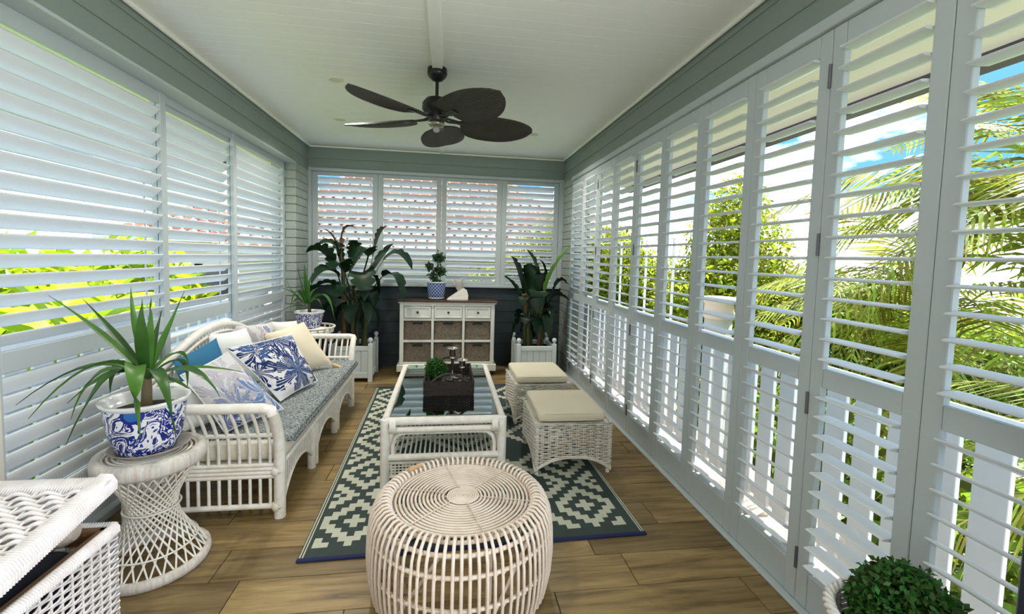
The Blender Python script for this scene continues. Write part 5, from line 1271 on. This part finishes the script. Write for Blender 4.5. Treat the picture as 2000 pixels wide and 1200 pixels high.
sp2 = thing('potted_dracaena', 'arching green strap leaved plant in a blue flowered pot beyond the sofa', 'plant', (-1.375, 4.745, 0.638))
part('pot', MB().lathe([(0, 0), (0.085, 0), (0.094, 0.01), (0.118, 0.08), (0.136, 0.17)], 36), china2, sp2, False)
part('pot_rim', MB().lathe([(0.136, 0.168), (0.144, 0.178), (0.146, 0.186), (0.138, 0.188), (0.126, 0.178), (0.118, 0.14)], 36), glaze, sp2, False)
part('soil', MB().lathe([(0.122, 0.15), (0, 0.16)], 20), soil, sp2, False)
part('stem', MB().tube([(0, 0, 0.14), (0, 0, 0.27)], [0.02, 0.014], 8), stem_m, sp2, False)
SMALLP = [
((-1.405,4.750,0.898),(-1.454,4.720,1.124),(-1.474,4.720,1.268),0.035),((-1.400,4.750,0.898),(-1.416,4.760,1.122),(-1.429,4.760,1.313),0.035),((-1.390,4.750,0.898),(-1.398,4.800,1.075),(-1.369,4.850,1.210),0.030),
((-1.411,4.750,0.898),(-1.469,4.650,1.029),(-1.515,4.600,0.815),0.040),((-1.416,4.750,0.887),(-1.516,4.700,1.013),(-1.573,4.700,1.134),0.020),((-1.416,4.750,0.887),(-1.537,4.700,1.024),(-1.661,4.700,1.050),0.018),
((-1.416,4.750,0.875),(-1.532,4.650,0.874),(-1.638,4.600,0.792),0.020),((-1.374,4.750,0.898),(-1.253,4.700,0.995),(-1.156,4.650,0.912),0.040),((-1.374,4.750,0.898),(-1.224,4.750,0.980),(-1.125,4.700,0.749),0.040),
((-1.384,4.750,0.898),(-1.355,4.800,1.019),(-1.271,4.850,1.062),0.035),((-1.395,4.750,0.898),(-1.422,4.700,1.026),(-1.452,4.680,1.082),0.040),((-1.384,4.750,0.898),(-1.274,4.620,0.958),(-1.206,4.600,0.862),0.035),
((-1.405,4.750,0.898),(-1.511,4.850,0.932),(-1.592,4.900,0.880),0.030),((-1.395,4.750,0.898),(-1.380,4.700,1.082),(-1.384,4.680,1.172),0.030)]
drac = M('dracaena_leaf_green', (0.05, 0.17, 0.02), 0.4, var=0.3, vscale=8, trans=0.15)
leafset([(a, b, c, w * 1.3) for a, b, c, w in SMALLP], sp2, [drac, drac], 'strap')
t = thing('carved_stick', 'small pale carved stick lying on the wicker side table', 'ornament', (-1.245, 4.66, 0.640))
part('body', MB().tube([(-0.05, -0.02, 0.016), (0, 0, 0.018), (0.06, 0.025, 0.016)], [0.010, 0.016, 0.010], 8), ivory, t, False)

# ---------------- ceiling fan with palm leaf blades
FC = Vector((-0.092, 3.20, 0))
fan = thing('ceiling_fan', 'black ceiling fan with five palm leaf shaped blades', 'ceiling fan', (FC.x, FC.y, 2.70))
fan_b = M('fan_motor_black', (0.012, 0.011, 0.010), 0.32)
part('canopy', MB().lathe([(0, 0.001), (0.066, 0.0), (0.068, -0.035), (0.060, -0.052), (0.038, -0.075), (0.018, -0.085), (0, -0.085)], 28), fan_b, fan, False)
part('rod', MB().tube([(0, 0, -0.08), (0, 0, -0.20)], 0.012, 10), fan_b, fan, False)
part('motor', MB().lathe([(0, -0.185), (0.03, -0.19), (0.075, -0.205), (0.098, -0.235), (0.100, -0.275), (0.085, -0.295), (0.060, -0.30), (0.058, -0.345), (0.050, -0.365), (0, -0.37)], 32), fan_b, fan, False)
part('light_rim', MB().lathe([(0.050, -0.362), (0.056, -0.372), (0.050, -0.384), (0.03, -0.388), (0, -0.388)], 24), M('pewter_rim', (0.3, 0.27, 0.2), 0.3, metal=0.8), fan, False)
part('light_bulb', MB().lathe([(0.012, -0.386), (0.020, -0.396), (0.024, -0.410), (0.018, -0.424), (0, -0.430)], 16), M('clear_bulb', (0.32, 0.32, 0.30), 0.1), fan, False)
def blade_mat():
    m = bpy.data.materials.new('dark_woven_blade'); m.use_nodes = True; t = m.node_tree; b = t.nodes['Principled BSDF']; b.inputs['Roughness'].default_value = 0.6
    b.inputs['Base Color'].default_value = (0.032, 0.028, 0.021, 1)
    co = N(t, 'ShaderNodeTexCoord'); sp_ = N(t, 'ShaderNodeSeparateXYZ'); t.links.new(co.outputs['Object'], sp_.inputs[0])
    a = N(t, 'ShaderNodeMath', operation='ARCTAN2'); t.links.new(sp_.outputs[1], a.inputs[0]); t.links.new(sp_.outputs[0], a.inputs[1])
    k = N(t, 'ShaderNodeMath', operation='MULTIPLY'); k.inputs[1].default_value = 150; t.links.new(a.outputs[0], k.inputs[0])
    s_ = N(t, 'ShaderNodeMath', operation='SINE'); t.links.new(k.outputs[0], s_.inputs[0])
    bp_ = N(t, 'ShaderNodeBump'); bp_.inputs['Strength'].default_value = 0.5; bp_.inputs['Distance'].default_value = 0.004; t.links.new(s_.outputs[0], bp_.inputs['Height']); t.links.new(bp_.outputs[0], b.inputs['Normal'])
    return m
bm_blade = blade_mat()
def blade_mesh():
    mb = MB(); n, k = 22, 9; vs = []
    for side in (1, -1):
        for i in range(n + 1):
            u = i / n; x = 0.02 + 0.545 * u
            w = 0.168 * max(0.0, 1 - abs(2 * (0.04 + 0.96 * u) ** 0.86 - 1) ** 2.5) ** 0.62 if u < 1 else 0.0
            if u == 0: w = 0.035
            for j in range(k):
                v = -1 + 2 * j / (k - 1)
                vs.append((x, v * w, side * 0.004 - 0.022 * v * v * (w / 0.15) + 0.012 * u))
    m_ = (n + 1) * k; fs = []
    for i in range(n):
        for j in range(k - 1):
            q = i * k + j; fs.append((q, q + k, q + k + 1, q + 1)); fs.append((m_ + q, m_ + q + 1, m_ + q + k + 1, m_ + q + k))
        for j in (0, k - 1):
            q = i * k + j; f = (q, m_ + q, m_ + q + k, q + k); fs.append(f if j == 0 else f[::-1])
    return mb.add(vs, fs, 0, True).mesh('blade', bm_blade)
bmesh_blade = blade_mesh()
arm_me = MB().tube([(-0.115, -.012, 0.012), (-0.07, -.018, -0.004), (-0.02, -.010, -0.006), (0.06, 0, -0.006)], [0.009, 0.008, 0.008, 0.006], 6).tube([(-0.115, .012, 0.012), (-0.07, .018, -0.004), (-0.02, .010, -0.006), (0.06, 0, -0.006)], [0.009, 0.008, 0.008, 0.006], 6).box((0.05, 0, -0.007), (0.10, 0.05, 0.006), 0.002).mesh('blade_arm', fan_b)
for k in range(5):
    a = R(229 - 72 * k)
    M_ = Matrix.Rotation(a, 4, 'Z') @ Matrix.Translation((0.155, 0, -0.335)) @ Matrix.Rotation(R(-13), 4, 'X') @ Matrix.Rotation(R(1.5), 4, 'Y')
    b = link('blade', bmesh_blade, fan); b.matrix_local = M_
    q = link('blade_arm', arm_me, b)
# downlights; the nearest one is added out of view to brighten the foreground
dl_m = M('downlight_rim', (0.80, 0.78, 0.66), 0.4); dl_g = M('downlight_glass', (0.70, 0.66, 0.48), 0.3)
for (x, y, lb) in ((-1.049, 4.58, 'round flush downlight in the ceiling at left, near the back window'), (0.862, 4.64, 'round flush downlight in the ceiling at right, near the back window'), (-0.84, 3.55, 'round flush downlight in the ceiling left of the fan'), (-0.62, 1.45, 'added fill downlight in the ceiling, out of view, nearest the camera')):
    t = thing('downlight', lb, 'ceiling light', (x, y, 2.70), 0, 'ceiling downlights')
    part('rim', MB().lathe([(0.040, -0.003), (0.050, -0.007), (0.056, -0.003), (0.057, 0.004)], 24), dl_m, t, False)
    ld = bpy.data.lights.new('downlight_lamp', 'SPOT'); ld.energy = 22 if y > 2 else 17; ld.spot_size = R(150 if y > 2 else 112); ld.spot_blend = 1.0; ld.shadow_soft_size = 0.06; ld.color = (1.0, 0.95, 0.86)
    lob = bpy.data.objects.new('downlight_lamp', ld); C.objects.link(lob); lob.parent = t; lob.location = (0, 0, -0.02)
    part('lens', MB().lathe([(0.042, -0.002), (0.02, -0.001), (0, -0.001)], 20), dl_g, t, False)

# ---------------- lower right: clipped ball in a wicker pot, dark panel
t = thing('topiary_planter', 'green clipped box ball in a white wicker pot at the lower right', 'plant', (1.265, 1.0, 0))
mb = MB()
for k in range(24):
    z = 0.02 + k * 0.0168; r_ = 0.125 + 0.042 * (k / 24); m_ = 72
    mb.tube([((r_ + 0.005 * math.sin(q * math.pi + (k % 2) * math.pi)) * math.cos(2 * math.pi * q / m_), (r_ + 0.005 * math.sin(q * math.pi + (k % 2) * math.pi)) * math.sin(2 * math.pi * q / m_), z) for q in range(m_)], 0.0075, 4, closed=True)
for k in range(24):
    a = 2 * math.pi * k / 24; mb.tube([(0.125 * math.cos(a), 0.125 * math.sin(a), 0), (0.168 * math.cos(a), 0.168 * math.sin(a), 0.43)], 0.0055, 4)
part('woven_pot', mb, wick_lilac, t, False, kind='stuff')
mb = MB()
for ph in range(3):
    mb.tube([((0.170 + 0.010 * math.cos(q * 0.9 + ph * 2.1)) * math.cos(2 * math.pi * q / 96), (0.170 + 0.010 * math.cos(q * 0.9 + ph * 2.1)) * math.sin(2 * math.pi * q / 96), 0.438 + 0.010 * math.sin(q * 0.9 + ph * 2.1)) for q in range(96)], 0.008, 5, closed=True)
part('braided_rim', mb, wick_lilac, t, False)
part('soil', MB().lathe([(0.15, 0.37), (0, 0.38)], 20), soil, t, False); part('base', MB().lathe([(0.12, 0.012), (0, 0.012)], 20), wick_lilac, t, False)
me = topiary(13000, 0.130, 0.019, 51); me.materials.append(bx_g); f = link('foliage', me, t, (0, 0, 0.475)); f['kind'] = 'stuff'
t = thing('dark_screen', 'dark navy upright screen standing at the right edge of the view', 'screen', (1.385, 0.72, 0))
part('panel', MB().box((0, 0, 0.83), (0.15, 0.17, 1.62), 0.006), M('dark_navy_paint', (0.018, 0.024, 0.045), 0.4), t, False)
part('foot', MB().box((0, 0, 0.01), (0.17, 0.19, 0.02), 0.004), black, t, False)
